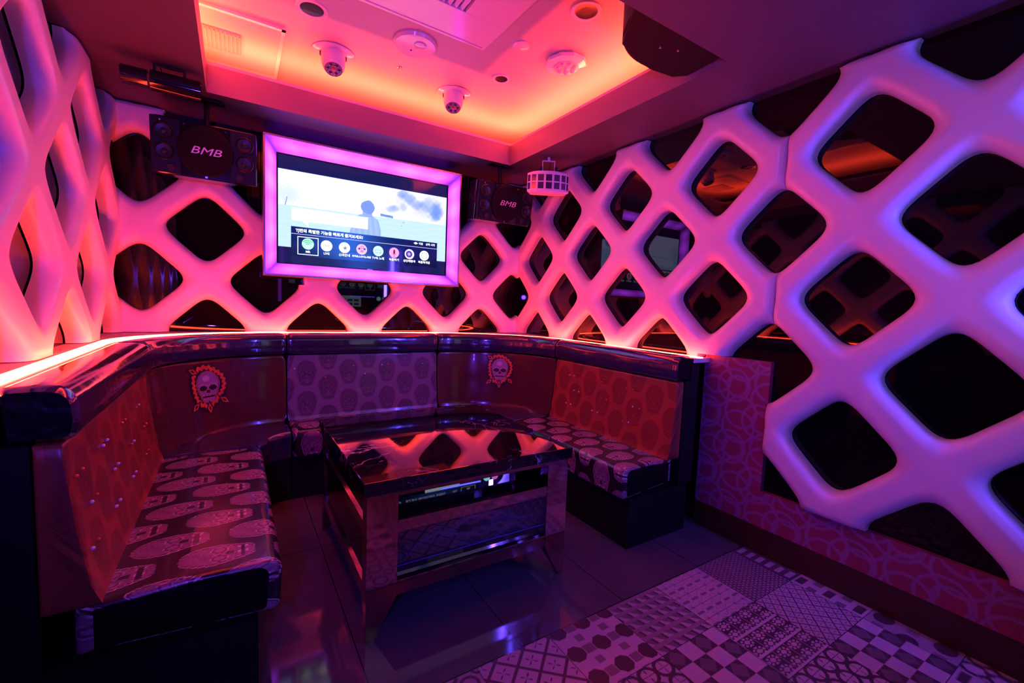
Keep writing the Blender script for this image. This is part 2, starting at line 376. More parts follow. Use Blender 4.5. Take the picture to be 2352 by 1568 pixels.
tag(lattice('padded_wall_panel', 0.55, YB-0.055, ZL0, ZS-0.004, pl, phase=1.177, seam=(1, 0, 0, 1)),
    'padded lattice panel seen at a sharp slant above the bright red ledge light', 'wall panel', 'padded lattice wall panels')

# ================================================================== SOFA
def skull(x, y):
    """x,y in skull units (head about 1 wide, 1.35 tall); returns lightness and mask"""
    w_ = np.where(y > 0.05, 0.46*np.sqrt(np.clip(1-((y-0.05)/0.56)**2, 0, 1)), 0.46-0.22*np.clip((0.05-y)/0.70, 0, 1)**1.4)
    w_ = np.where(y < -0.60, w_*np.sqrt(np.clip(1-((-0.60-y)/0.09)**2, 0, 1)), w_)
    e = w_-np.abs(x); ins = e > 0
    n = 0.10*np.sin(x*37+np.sin(y*29)*2)*np.sin(y*41+np.sin(x*23)*2)
    val = np.where(ins, 0.52+n, 0.0); val = np.where(ins & (e < 0.045), 0.15, val); val = np.where((np.abs(e) < 0.018) & (w_ > 0.06), 0.95, val)
    for sx in (-1, 1):
        r = np.hypot((x-sx*0.19)/0.135, (y+0.06)/0.12); val = np.where(ins & (r < 1.25), 0.85, val); val = np.where(r < 1.08, 0.30, val); val = np.where(r < 0.75, 0.62, val)
    nose = (np.abs(x) < 0.07-0.12*np.clip(y+0.30, 0, 1)*0.5) & (y < -0.17) & (y > -0.30); val = np.where(nose, 0.08, val)
    mouth = (np.abs(x) < 0.25) & (y < -0.36) & (y > -0.54); teeth = np.where(np.abs(((x*16) % 1)-.5) < .36, 0.95, 0.15); val = np.where(mouth, np.where(np.abs(y+0.45) < 0.035, 0.05, teeth), val)
    return val, ins
def skull_field(u, v, pu=0.135, pv=0.205, flip=False):
    """staggered rows of skulls; u across, v along the skull's height (metres)"""
    val = np.zeros_like(u)
    for k in (0, 1):
        a = ((u+k*pu/2) % pu)/pu-0.5
        b = ((v+k*pv/2) % pv)/pv-0.5
        if flip: b = -b
        s, ins = skull(a*pu/0.128, b*pv/(pv*0.62))
        val = np.maximum(val, s)
    return val
CL, CR = (0.285, 2.65), (1.34, 2.58)
def path_left(t, s):
    y = 1.45+(2.648-1.45)*t; x = -0.36-np.where(s > 0, s, 0)+np.where(s < 0, -s, 0)*0.48; return x, y+0*x
def path_lcorner(t, s):
    th = PI-t*PI/2; k = np.where(s < 0, -s, 0); d = np.where(s > 0, s, 0); return CL[0]+np.cos(th)*(0.645-0.48*k+d), CL[1]+np.sin(th)*(0.55-0.35*k+d)
def path_back(t, s):
    k = np.where(s < 0, -s, 0); d = np.where(s > 0, s, 0); x = 0.287+(1.338-0.287)*t; return x+0*k, 3.20-0.35*k+d
def path_rcorner(t, s):
    th = PI/2-t*PI/2; k = np.where(s < 0, -s, 0); d = np.where(s > 0, s, 0); return CR[0]+np.cos(th)*(0.70-0.39*k+d), CR[1]+np.sin(th)*(0.62-0.35*k+d)
def path_right(t, s):
    k = np.where(s < 0, -s, 0); d = np.where(s > 0, s, 0); y = 2.578-(2.578-1.50)*t; return 2.04-0.39*k+d, y+0*k
def sweep(name, path, prof, t0, t1, nt, mats, parent, length=1.0, depth=0.45, attrf=None, smooth=True, sub=0.004, puff=0.0, capmi=0, round_ends=0.0):
    """prof: closed polygon [(s, z)]; s<0 is the seat side (1 = full seat depth), s>0 metres outward."""
    # resample profile
    P = []; n = len(prof); L = [0.0]
    def m(p): return np.array([p[0]*depth if p[0] < 0 else p[0], p[1]])
    for i in range(n):
        a, b = prof[i], prof[(i+1) % n]; l = np.linalg.norm(m(b)-m(a)); k = max(1, int(round(l/sub)))
        for q in range(k): P.append((a[0]+(b[0]-a[0])*q/k, a[1]+(b[1]-a[1])*q/k))
    P = np.array(P); mm = np.array([m(p) for p in P]); L = np.concatenate([[0], np.cumsum(np.linalg.norm(np.diff(mm, axis=0), axis=1))])
    cen = mm.mean(0)
    T = np.linspace(t0, t1, nt); vs = []; at = []
    for t in T:
        s, z = P[:, 0].copy(), P[:, 1].copy()
        if round_ends:
            e = min(t-t0, t1-t)*length; f = min(1, e/round_ends); g = 1-math.sqrt(max(0, 1-(1-f)**2))
            c = P.mean(0); s = s-(s-c[0])*g*0.16; z = z-(z-c[1])*g*0.16
        x, y = path(t, s); vs.append(np.stack([x, y, z], 1))
        if attrf is not None: at.append(attrf(np.full(len(P), (t-t0)*length), L, P))
    vs = np.array(vs); np_ = len(P); vs = vs.reshape(-1, 3); i = np.arange(nt*np_).reshape(nt, np_); j = np.roll(i, -1, axis=1)
    F = [tuple(q) for q in np.stack([i[:-1], j[:-1], j[1:], i[1:]], -1).reshape(-1, 4)]; mi = [0]*len(F)
    F.append(tuple(i[0][::-1])); F.append(tuple(i[-1])); mi += [capmi, capmi]
    o = mesh_obj(name, vs, F, mats, parent, smooth, mi=mi, attr=None if attrf is None else np.concatenate(at))
    me = o.data; bm = bmesh.new(); bm.from_mesh(me); bmesh.ops.recalc_face_normals(bm, faces=bm.faces); bm.to_mesh(me); bm.free()
    try: me.set_sharp_from_angle(angle=math.radians(50))
    except Exception: pass
    return o
def arc(cx, cz, rx, rz, a0, a1, n=7):
    return [(cx+rx*math.cos(math.radians(a0+(a1-a0)*i/n)), cz+rz*math.sin(math.radians(a0+(a1-a0)*i/n))) for i in range(n+1)]
# profiles, seat edge at s=-1
P_SEAT = [(-0.02, 0.300), (-0.02, 0.425)]+[(-0.5, 0.437)]+arc(-0.91, 0.392, 0.09, 0.040, 90, 180)[::1]+[(-0.985, 0.29)]+arc(-0.95, 0.285, 0.035, 0.015, 180, 270, 3)
P_BACK = arc(0.005, 0.835, 0.016, 0.018, 180, 90, 4)+[(0.05, 0.853), (0.05, 0.42), (-0.14, 0.42), (-0.115, 0.45), (-0.06, 0.62), (-0.022, 0.79)]
P_BOL = arc(0.045, 0.945, 0.105, 0.052, 180, 90, 9)[::-1]+[(-0.068, 0.91)]+arc(-0.02, 0.885, 0.04, 0.025, 180, 270, 4)+[(0.095, 0.86), (0.105, 0.975)]+arc(0.09, 0.985, 0.015, 0.010, 0, 90, 3)
P_BASE = [(0.13, 0.0), (0.13, 0.265), (-0.86, 0.265), (-0.86, 0.0)]
P_FRAME = [(0.052, 0.27), (0.052, 0.855), (0.10, 0.858), (0.10, 0.950), (0.17, 0.950), (0.17, 0.27)]
m_sk_seat = print_mat('skull_seat_vinyl', [(0.0, (0.020, 0.012, 0.018)), (0.2, (0.05, 0.02, 0.03)), (0.6, (0.30, 0.17, 0.22)), (1.0, (0.66, 0.52, 0.60))], rough=0.26, bump=(9, 0.12, 2), coat=0.25)
m_sk_org = print_mat('skull_orange_vinyl', [(0.0, (0.34, 0.075, 0.035)), (0.3, (0.16, 0.03, 0.022)), (0.6, (0.24, 0.055, 0.03)), (1.0, (0.20, 0.05, 0.04))], rough=0.33, bump=(7, 0.14, 2))
m_sk_sil = print_mat('skull_silver_vinyl', [(0.0, (0.20, 0.165, 0.24)), (0.3, (0.06, 0.04, 0.07)), (0.6, (0.13, 0.10, 0.15)), (1.0, (0.22, 0.17, 0.24))], rough=0.24, bump=(7, 0.08, 2), coat=0.3)
m_btn_w = mat('crystal_button', (0.8, 0.7, 0.75), 0.08, ior=1.7, coat=1.0); m_btn_r = mat('red_crystal_button', (0.8, 0.08, 0.03), 0.1, coat=1.0)
btn_mesh = {}
def button(parent, p, red):
    key = red
    if key not in btn_mesh:
        bm = bmesh.new(); bmesh.ops.create_icosphere(bm, subdivisions=2, radius=0.0055)
        for f in bm.faces: f.smooth = True
        me = bpy.data.meshes.new('button'); bm.to_mesh(me); bm.free(); me.materials.append(m_btn_r if red else m_btn_w); btn_mesh[key] = me
    o = link(bpy.data.objects.new('button', btn_mesh[key]), parent); o.location = p
def section(path, length, label, seat_print, back_mat, buttons=(), nt=None):
    root = empty('sofa_section', (float(path(0.5, np.array([-0.5]))[0][0]), float(path(0.5, np.array([-0.5]))[1][0] if np.ndim(path(0.5, np.array([-0.5]))[1]) else path(0.5, np.array([-0.5]))[1]), 0))
    tag(root, label, 'sofa', 'curved karaoke lounge sofa')
    bpy.context.view_layer.update()
    R = root.matrix_world.inverted(); g = 0.003/length; kids = []
    kids.append(sweep('base', path, P_BASE, g, 1-g, 24, m_black, None, length, sub=0.3))
    kids.append(sweep('back_frame', path, P_FRAME, g, 1-g, 24, m_black, None, length, sub=0.3))
    fine = int(length/0.0045)
    if seat_print:
        kids.append(sweep('seat_cushion', path, P_SEAT, g, 1-g, fine, [m_sk_seat, m_bvinyl], None, length, sub=0.0045, capmi=1, round_ends=0.02,
                          attrf=lambda a, L, P: skull_field(a+0.03, L-0.05, 0.27, 0.235, True)))
    else:
        kids.append(sweep('seat_cushion', path, P_SEAT, g, 1-g, 60, m_vinyl, None, length, sub=0.02, round_ends=0.02))
    if back_mat is m_rvinyl:
        kids.append(sweep('back_cushion', path, P_BACK, g, 1-g, 60, m_rvinyl, None, length, sub=0.02, round_ends=0.015))
    else:
        kids.append(sweep('back_cushion', path, P_BACK, g, 1-g, fine, [back_mat, m_bvinyl], None, length, sub=0.0045, round_ends=0.015,
                          attrf=lambda a, L, P: np.where(P[:, 0] < 0.03, skull_field(a+0.02, P[:, 1]-0.02, 0.27, 0.205), 0)))
    bc = kids[-1]
    kids.append(sweep('bolster', path, P_BOL, g, 1-g, 60, [m_vinyl, m_bvinyl], None, length, sub=0.012, capmi=1, round_ends=0.03))
    for k in kids: k.parent = root; k.matrix_parent_inverse = R
    for (a, z, red) in buttons:
        s = np.array([-0.115+(-0.022+0.115)*(z-0.45)/(0.79-0.45)]); x, y = path(a/length, s); x = float(np.ravel(x)[0]); y = float(np.ravel(y)[0])
        x0, y0 = path(a/length, np.array([-0.5])); d = Vector((float(np.ravel(x0)[0])-x, float(np.ravel(y0)[0])-y, 0)).normalized()*0.004
        button(bc, (x+d.x, y+d.y, z), red)
    return root, bc
rb = lambda L, seed: [(a+e, z+random.uniform(-.002, .002), random.random() < 0.35) for a, z in [((i+0.5*(j % 2))*0.135+0.05+0.0175, (0.76, 0.66, 0.56)[j]) for j in range(3) for i in range(int(L/0.135)) if (i+j*2+seed) % 2 == 0] for e in (-0.0255, 0.0255) if 0.03 < a+e < L-0.03]
secL, bcL = section(path_left, 1.198, 'sofa bench nearest the bright ledge light, skull-print seat and orange back', True, m_sk_org, rb(1.198, 0))
secLC, bcLC = section(path_lcorner, 0.94, 'curved dark red sofa corner between the slanting lattice wall and the screen', False, m_rvinyl)
secB, bcB = section(path_back, 1.051, 'straight sofa bench under the screen with silvery skull-print backrest', True, m_sk_sil, [(0.045, .765, False), (0.235, .70, True), (0.42, .77, True), (0.465, .775, True), (0.50, .71, False), (0.62, .77, False), (0.665, .772, True), (0.82, .715, True), (0.93, .768, False)])
secRC, bcRC = section(path_rcorner, 1.03, 'curved dark red sofa corner below the small loudspeaker and cube light', False, m_rvinyl)
secR, bcR = section(path_right, 1.078, 'sofa bench beside the ring-print wall strip, orange skull-print backrest', True, m_sk_org, rb(1.078, 1))

# generic skull badge with a ragged orange surround, sewn on the two curved corners
def badge_field(x, y):
    """returns code: 0 nothing, .2 black, .5 orange, .8 bone dark, 1 bone"""
    th = np.arctan2(y-0.02, x); R = np.hypot(x*1.05, (y-0.02)*0.86)
    jag = 0.395+0.045*np.abs(((th*11/PI) % 1)-0.5)*2+0.025*np.sin(th*3+1)
    v = np.zeros_like(x); v = np.where(R < jag+0.05, 0.2, v); v = np.where((R < jag) & (R > jag-0.085), 0.5, v)
    s, ins = skull(x/0.60, (y-0.02)/0.56)
    v = np.where(ins, np.where(s > 0.8, 1.0, np.where(s < 0.2, 0.2, 0.85)), v)
    for sx in (-1, 1):
        r = np.hypot((x-sx*0.115)/0.095, (y-(-0.03+0.25*sx*(x-sx*.115)*0))/0.062); v = np.where((r < 1) & ins, 0.2, v)
    v = np.where(ins & (np.hypot(x+0.03, (y-0.19)/.8) < 0.09), 1.0, v)
    for (cx, cyy, a) in ((-0.34, -0.42, .7), (0.36, -0.36, -.7), (-0.33, 0.38, -.5), (0.0, -0.50, 1.57)):
        X = (x-cx)*math.cos(a)+(y-cyy)*math.sin(a); Y = -(x-cx)*math.sin(a)+(y-cyy)*math.cos(a); q = np.abs(X)/0.13+np.abs(Y)/0.06
        v = np.where(q < 1.45, 0.2, v); v = np.where((q < 1.0) & (q > 0.45), 0.5, v)
    return v
def badge(bc, path, t, zc, length, W=0.20, H=0.27):
    n = 120; U, V = np.meshgrid(np.linspace(-0.5, 0.5, n), np.linspace(-0.62, 0.62, n), indexing='ij'); val = badge_field(U, V); P = np.zeros((n, n, 3))
    tt = t+U*W/length; zz = zc+V*H/1.24
    s = np.interp(zz, [0.45, 0.62, 0.79, 0.835], [-0.115, -0.06, -0.022, -0.012])
    x, y = path(tt, s-0.009); P[..., 0] = x; P[..., 1] = y; P[..., 2] = zz
    idx = np.arange(n*n).reshape(n, n); F = np.stack([idx[:-1, :-1], idx[1:, :-1], idx[1:, 1:], idx[:-1, 1:]], -1).reshape(-1, 4)
    vf = val.ravel()[F]; keep = vf.min(1) > 0.05; F = F[keep]
    o = mesh_obj('skull_badge', P.reshape(-1, 3), F, m_badge, None, True, attr=val.ravel()); o.parent = bc
    o['label'] = 'stitched skull badge with ragged orange border'
m_badge = print_mat('badge_thread', [(0.0, (0.01, 0.01, 0.01)), (0.3, (0.012, 0.01, 0.012)), (0.5, (0.75, 0.12, 0.03)), (0.62, (0.75, 0.12, 0.03)), (0.85, (0.34, 0.22, 0.32)), (1.0, (0.60, 0.42, 0.56))], rough=0.5)
bpy.context.view_layer.update()
badge(bcLC, path_lcorner, 0.53, 0.700, 0.94, W=0.25, H=0.31); badge(bcRC, path_rcorner, 0.485, 0.72, 1.03, W=0.25, H=0.30)

# ledge behind the sofa up to the walls, with its red LED strip
def sample_paths(s, n=16):
    pts = []
    for f in (path_left, path_lcorner, path_back, path_rcorner, path_right):
        for i in range(n): x, y = f(i/(n-1), np.array([s])); pts.append((float(np.ravel(x)[0]), float(np.ravel(y)[0])))
    return pts
def ledge():
    inn = sample_paths(0.108, 16); out = []; Xa, Xb, Yb_ = XL, XR, YB
    for k, (x, y) in enumerate(inn):
        sec = k//16; f = (k % 16)/15
        if sec == 0: out.append((Xa, y))
        elif sec == 1: out.append((Xa, y+(Yb_-y)*0+f*0) if f < 0.5 else (Xa+(x-Xa)*0+(f-0.5)*2*(x-Xa), Yb_))
        elif sec == 2: out.append((x, Yb_))
        elif sec == 3: out.append((x+(Xb-x)*f*2, Yb_) if f < 0.5 else (Xb, y))
        else: out.append((Xb, y))
    # force exact corner points
    out[16+7] = (Xa, Yb_); out[16+8] = (Xa, Yb_); out[48+7] = (Xb, Yb_); out[48+8] = (Xb, Yb_)
    vs = []; n = len(inn)
    for z in (0.981, 0.957):
        vs += [(x, y, z) for x, y in inn]+[(x, y, z) for x, y in out]
    F = []
    for i in range(n-1):
        F.append((i, i+1, n+i+1, n+i)); F.append((2*n+i, 3*n+i, 3*n+i+1, 2*n+i+1))
    F.append((0, n, 3*n, 2*n)); F.append((n-1, 3*n-1, 4*n-1, 2*n-1)[::-1])
    o = mesh_obj('trim_3', vs, F, m_ceil); bm = bmesh.new(); bm.from_mesh(o.data); bmesh.ops.remove_doubles(bm, verts=bm.verts, dist=1e-5); bmesh.ops.recalc_face_normals(bm, faces=bm.faces); bm.to_mesh(o.data); bm.free()
    return struct(o)
ledge()
def ledge_led():
    def off(s):
        pts = []
        for k, f in enumerate((path_left, path_lcorner, path_back, path_rcorner, path_right)):
            for i in range(24):
                t = i/23; e = s+(0, 0.103*t, 0.103, 0.103*(1-t)+0.028*t, 0.028)[k]; x, y = f(t, np.array([e])); pts.append((float(np.ravel(x)[0]), float(np.ravel(y)[0])))
        return pts
    a = off(0.140); b = off(0.164); n = len(a); zk = [(0, 0.010*(i/23), 0.010, 0.010, 0.010)[k] for k in range(5) for i in range(24)]
    vs = [(x, y, 0.9865) for x, y in a]+[(x, y, 0.998-q) for (x, y), q in zip(b, zk)]+[(x, y, 0.982) for x, y in a]+[(x, y, 0.982) for x, y in b]
    F = []
    for i in range(n-1): F += [(i, i+1, n+i+1, n+i), (2*n+i, 3*n+i, 3*n+i+1, 2*n+i+1), (i, 2*n+i, 2*n+i+1, i+1), (n+i, n+i+1, 3*n+i+1, 3*n+i)]
    o = mesh_obj('led_strip', vs, F, m_led2); tag(o, 'glowing red light strip running along the ledge behind the sofa backs', 'light strip', 'red light strips')
ledge_led()

# ================================================================== CEILING LIGHT STRIPS IN THE TRAY (rows of small LED dots)
def cove_led(pts, label):
    """row of LED chips on a thin tape lying on the soffit behind the lip"""
    bm = bmesh.new()
    for (p, q) in pts:
        p, q = Vector(p), Vector(q); L = (q-p).length; n = int(L/0.0167); d = (q-p)/L; s = Vector((-d.y, d.x, 0))
        a = [p-s*0.005, q-s*0.005, q+s*0.005, p+s*0.005]; bm.faces.new([bm.verts.new(v) for v in a]).material_index = 1
        for i in range(n):
            c = p+d*(i+0.5)*L/n+Vector((0, 0, 0.002)); h = 0.0028
            bm.faces.new([bm.verts.new(c+d*x*h+s*y*h) for x, y in ((-1, -1), (1, -1), (1, 1), (-1, 1))]).material_index = 0
    for f in bm.faces:
        f.normal_update()
        if f.normal.z < 0: f.normal_flip()
    me = bpy.data.meshes.new('led_strip'); bm.to_mesh(me); bm.free(); me.materials.append(m_led); me.materials.append(m_white)
    o = link(bpy.data.objects.new('led_strip', me)); tag(o, label, 'light strip', 'red light strips'); return o
zl = 2.4825; dY = 0.115
cove_led([((TX0-0.10, TY1+dY, zl), (TX1+0.14, TY1+dY, zl))], 'red light strip glowing in the ceiling recess above the screen')
cove_led([((TX1+0.125, TY0-0.1, zl), (TX1+0.125, TY1+dY-0.01, zl))], 'red light strip in the ceiling recess beside the black hanging box')
cove_led([((TX0-0.115, TY0-0.1, zl), (TX0-0.115, TY1+dY-0.01, zl))], 'red light strip in the ceiling recess beside the access hatch')

# ================================================================== TV WITH LIT BOX FRAME
def emis_attr(name, st):
    m = bpy.data.materials.new(name); m.use_nodes = True; nt = m.node_tree; nt.nodes.clear()
    e = nt.nodes.new('ShaderNodeEmission'); o = nt.nodes.new('ShaderNodeOutputMaterial'); a = nt.nodes.new('ShaderNodeAttribute'); a.attribute_name = 'col'
    g = nt.nodes.new('ShaderNodeBsdfGlossy'); g.inputs['Roughness'].default_value = 0.05; g.inputs['Color'].default_value = (0.022, 0.022, 0.022, 1); ad = nt.nodes.new('ShaderNodeAddShader')
    e.inputs[1].default_value = st; nt.links.new(a.outputs['Color'], e.inputs[0]); nt.links.new(e.outputs[0], ad.inputs[0]); nt.links.new(g.outputs[0], ad.inputs[1]); nt.links.new(ad.outputs[0], o.inputs[0]); return m
def srgb(c): return tuple((x/255/12.92) if x/255 <= 0.04045 else ((x/255+0.055)/1.055)**2.4 for x in c)
def sstep(a, b, x): t = np.clip((x-a)/(b-a), 0, 1); return t*t*(3-2*t)
def picture(x, z):
    """film still: pale sky, sea of grass, man from behind, smoke. x,z in metres on the 1.22 x 0.715 panel (x .25-1.47, z 1.465-2.18)"""
    def C3(c): return np.array(srgb(c))[None, None, :]
    hor = 1.852+(x-0.26)*0.012
    sky = C3((255, 255, 255))*1.15+0*x[..., None]; img = sky
    tree = sstep(0.10, 0.02, np.hypot((x-0.31)*0.75, z-1.925)+0.012*np.sin(x*170)*np.sin(z*150)); img = img*(1-tree[..., None]*0.55)+C3((205, 240, 250))*tree[..., None]*0.55
    tr = ((np.abs(x-0.298-(z-1.86)*0.2) < 0.003) & (z < 1.91) & (z > 1.85)); img = np.where(tr[..., None], C3((150, 180, 225)), img)
    def puff(cx, cz, r, k): return k*sstep(1.0, 0.25, np.hypot((x-cx)/r[0], (z-cz)/r[1])+0.10*np.sin(x*61+cz*30)*np.sin(z*73)+0.05*np.sin(x*140)*np.cos(z*120))
    pf = [(1.10, 2.055, (.06, .05), .7), (1.15, 2.035, (.08, .055), .7), (1.20, 1.995, (.09, .05), .6), (1.27, 1.985, (.11, .06), .45), (1.33, 2.01, (.13, .085), .5), (1.385, 1.97, (.075, .085), .9), (1.37, 1.925, (.075, .06), .8), (1.02, 1.93, (.06, .04), .6), (1.055, 1.945, (.05, .03), .45), (1.11, 1.955, (.04, .05), .45), (1.08, 2.0, (.06, .06), .2), (1.26, 1.94, (.12, .07), .25)]
    sm = 1-np.prod([1-puff(*q) for q in pf], axis=0); sm = np.clip(sm, 0, 1)
    img = img*(1-sm[..., None])+C3((120, 160, 250))*sm[..., None]
    gr = C3((215, 250, 255))*1.03+0.015*np.sin(z*150+np.sin(x*17)*3)[..., None]; img = np.where((z < hor)[..., None], gr, img)
    truck = (x > 0.935) & (x < 1.03) & (z > 1.868-(x-.93)*.05) & (z < 1.886-(x-.93)*.05); img = np.where(truck[..., None], C3((120, 165, 235)), img)
    for cx, cz in ((1.11, 1.845), (1.115, 1.84), (1.10, 1.815)):
        img = np.where((np.abs(x-cx)*0.4+np.abs(z-cz) < 0.004)[..., None], C3((170, 210, 240)), img)
    sh = z < 1.862-np.clip(np.abs(x-0.833)-0.04, 0, 1)*0.62-2.6*np.clip(np.abs(x-0.833)-0.085, 0, 1)
    body = (np.abs(x-0.82) < 0.118+0.01*np.clip(1.80-z, 0, .2)) & sh
    fold = 0.08*np.sin(x*150+z*20); img = np.where(body[..., None], C3((176, 205, 250))*(1+fold[..., None]), img)
    neck = (np.abs(x-0.838) < 0.034) & (z < 1.90) & (z > 1.85); img = np.where(neck[..., None], C3((165, 190, 250)), img)
    head = np.hypot((x-0.843)/0.050, (z-1.918)/0.048) < 1+0.04*np.sin(x*90); img = np.where(head[..., None], C3((140, 168, 250)), img)
    bub = (x > .333) & (x < .845) & (z > 1.756) & (z < 1.844); tail = (x > .404) & (x < .44) & (z <= 1.757) & (z > 1.757-(x-.404)); img = np.where((bub | tail)[..., None], C3((255, 255, 255))*1.15, img)
    lb = (z > 2.087) | (z < 1.574); img = np.where(lb[..., None], C3((30, 30, 92)), img)
    menu = (x > .331) & (x < 1.393) & (z < 1.717) & (z > 1.520); m1 = C3((22, 30, 105))*(1+0*x[..., None])+C3((52, 110, 220))*(np.exp(-((x-0.70)/0.20)**2))[..., None]*0.9
    m1 = m1*(0.55+0.45*sstep(1.52, 1.62, z))[..., None]; img = np.where(menu[..., None], m1, img)
    below = (z < 1.574) & (x > .55) & (x < 1.05); img = img+np.where(below[..., None], C3((20, 60, 150))*np.exp(-((x-0.78)/0.14)**2)[..., None], 0)
    ln = menu & (np.abs(z-1.669) < 0.0016); img = np.where(ln[..., None], C3((255, 255, 255)), img)
    edge = np.maximum(np.abs(x-0.86)/0.610, np.abs(z-1.8225)/0.3575) > 0.994; img = np.where(edge[..., None], C3((6, 4, 20)), img)
    f = sstep(.80, 1.0, img[..., 2]); img[..., 2] = img[..., 2]*(1+0.9*f)
    return img
ICONS = [((165, 240, 205), 'MR'), ((255, 252, 245), 'LIVE'), ((250, 250, 250), '신곡안내'), ((250, 170, 215), '퍼펙트스코어노래방'), ((185, 230, 252), 'TV속 노래'), ((252, 150, 200), '녹음하기'), ((225, 205, 255), '성인애창곡'), ((252, 250, 225), '복불복게임')]
def make_tv(root, K, KB, front=0.08, framed=True):
    """local frame: x right, z up, -y towards the viewer; panel centred at 0,0; lit funnel round it. panel plane y=0."""
    W, H = 0.610, 0.3575
    nx, nz = 460, 272; X, Z = np.meshgrid(np.linspace(-W, W, nx), np.linspace(-H, H, nz), indexing='ij')
    img = picture(X+0.86, Z+1.8225); P = np.stack([X, 0*X-0.0, Z], -1).reshape(-1, 3); i = np.arange(nx*nz).reshape(nx, nz)
    F = np.stack([i[:-1, :-1], i[1:, :-1], i[1:, 1:], i[:-1, 1:]], -1).reshape(-1, 4)
    ms = emis_attr('screen_image', K); scr = mesh_obj('screen', P, F, ms, root)
    ca = scr.data.attributes.new('col', 'FLOAT_COLOR', 'POINT'); ca.data.foreach_set('color', np.concatenate([np.clip(img, 0, 3).reshape(-1, 3), np.ones((nx*nz, 1))], 1).ravel().astype(np.float32))
    white = emis('screen_white', (1, 1, 1), 1.6*K); dark = emis('screen_dark', (0.03, 0.03, 0.12), K); grey = emis('screen_grey', (0.30, 0.36, 0.5), K); red = emis('screen_maroon', (0.25, 0.01, 0.08), K); vio = emis('screen_violet', (0.16, 0.07, 0.6), K); grn = emis('screen_green', (0.10, 0.55, 0.30), K); blu = emis('screen_blue', (0.2, 0.5, 0.9), K)
    xo, zo = 0.86, 1.8225
    def disc(r, cx, cz, y, m, n=28, r0=0.0, a0=0, a1=2*PI):
        bm = bmesh.new(); A = [bm.verts.new((cx+r*math.cos(a0+(a1-a0)*k/n), y, cz+r*math.sin(a0+(a1-a0)*k/n))) for k in range(n+1)]
        if r0: B = [bm.verts.new((cx+r0*math.cos(a0+(a1-a0)*k/n), y, cz+r0*math.sin(a0+(a1-a0)*k/n))) for k in range(n+1)]
        for k in range(n):
            if r0: bm.faces.new((A[k], A[k+1], B[k+1], B[k]))
            else: bm.faces.new((bm.verts.new((cx, y, cz)), A[k], A[k+1]))
        return bm
    def fig(name, bms, m):
        me = bpy.data.meshes.new(name)
        big = bmesh.new()
        for b in bms: t = bpy.data.meshes.new('t'); b.to_mesh(t); b.free(); big.from_mesh(t); bpy.data.meshes.remove(t)
        big.to_mesh(me); big.free(); me.materials.append(m); return link(bpy.data.objects.new(name, me), scr)
    def rect(x0, x1, z0, z1, y):
        bm = bmesh.new(); bm.faces.new([bm.verts.new(p) for p in ((x0, y, z0), (x1, y, z0), (x1, y, z1), (x0, y, z1))]); return bm
    for k, (c, lab) in enumerate(ICONS):
        cx, cz = 0.437+0.1213*k-xo, 1.606-zo; m = emis('icon_colour', srgb(c), 1.7*K)
        fig('icon', [disc(0.0385, cx, cz, -0.0010, m)], m)
        if k == 0: fig('icon_mark', [disc(r, cx, cz-0.012, -0.0018, grn, 14, r-0.0045, PI*.22, PI*.78) for r in (0.016, 0.028, 0.040)], grn); text_obj('icon_word', 'MR', 0.018, white, scr, (cx, -0.0019, cz-0.018), bold=0.0006)
        elif k == 1: text_obj('icon_word', 'LIVE', 0.026, grey, scr, (cx, -0.0018, cz))
        elif k == 2:
            bm = bmesh.new(); st = [bm.verts.new((cx+.004+(0.018 if q % 2 == 0 else 0.008)*math.sin(q*PI/5), -0.0018, cz-.003+(0.018 if q % 2 == 0 else 0.008)*math.cos(q*PI/5))) for q in range(10)]; bm.faces.new(st); fig('icon_mark', [bm, disc(.003, cx-.018, cz+.016, -.0018, grey, 8)], grey)
        elif k == 3: fig('icon_mark', [disc(.008, cx-.018, cz+.004, -.0018, vio), disc(.008, cx+.020, cz+.004, -.0018, vio), rect(cx-.006, cx-.001, cz-.022, cz-.004, -.0018), rect(cx+.006, cx+.011, cz-.022, cz-.004, -.0018)], vio); fig('icon_mark', [disc(.011, cx+.002, cz+.016, -.0018, red, 20, .008)], red)
        elif k == 4:
            b_ = [rect(cx-.021, cx+.017, cz-.016, cz-.013, -.0018), rect(cx-.021, cx+.017, cz+.006, cz+.009, -.0018), rect(cx-.021, cx-.018, cz-.016, cz+.009, -.0018), rect(cx+.017, cx+.021, cz-.016, cz+.009, -.0018), rect(cx-.001, cx+.001, cz+.009, cz+.021, -.0018)]; fig('icon_mark', b_, blu)
        elif k == 5: fig('icon_mark', [rect(cx-.007, cx+.007, cz-.004, cz+.016, -.0018), disc(.007, cx, cz+.016, -.0018, red), disc(.007, cx, cz-.004, -.0018, red), disc(.014, cx, cz-.004, -.0019, red, 12, .011, PI, 2*PI), rect(cx-.0012, cx+.0012, cz-.027, cz-.016, -.0018), rect(cx-.008, cx+.008, cz-.029, cz-.027, -.0018)], red)
        elif k == 6: fig('icon_mark', [disc(.026, cx-.003, cz, -.0018, vio, 24, .010), disc(.005, cx-.003, cz, -.0018, vio)], vio)
        else: fig('icon_mark', [disc(.004, cx+.022*math.cos(a), cz+.022*math.sin(a), -.0018, grey, 8) for a in [PI/4*q for q in range(8)]]+[disc(.026, cx, cz, -.0018, grey, 24, .024), disc(.010, cx, cz, -.0018, grey, 16, .008)], grey)
        text_obj('icon_caption', lab, 0.0215 if k != 3 else 0.0165, white, scr, (cx, -0.0018, 1.5515-zo), bold=0.0005)
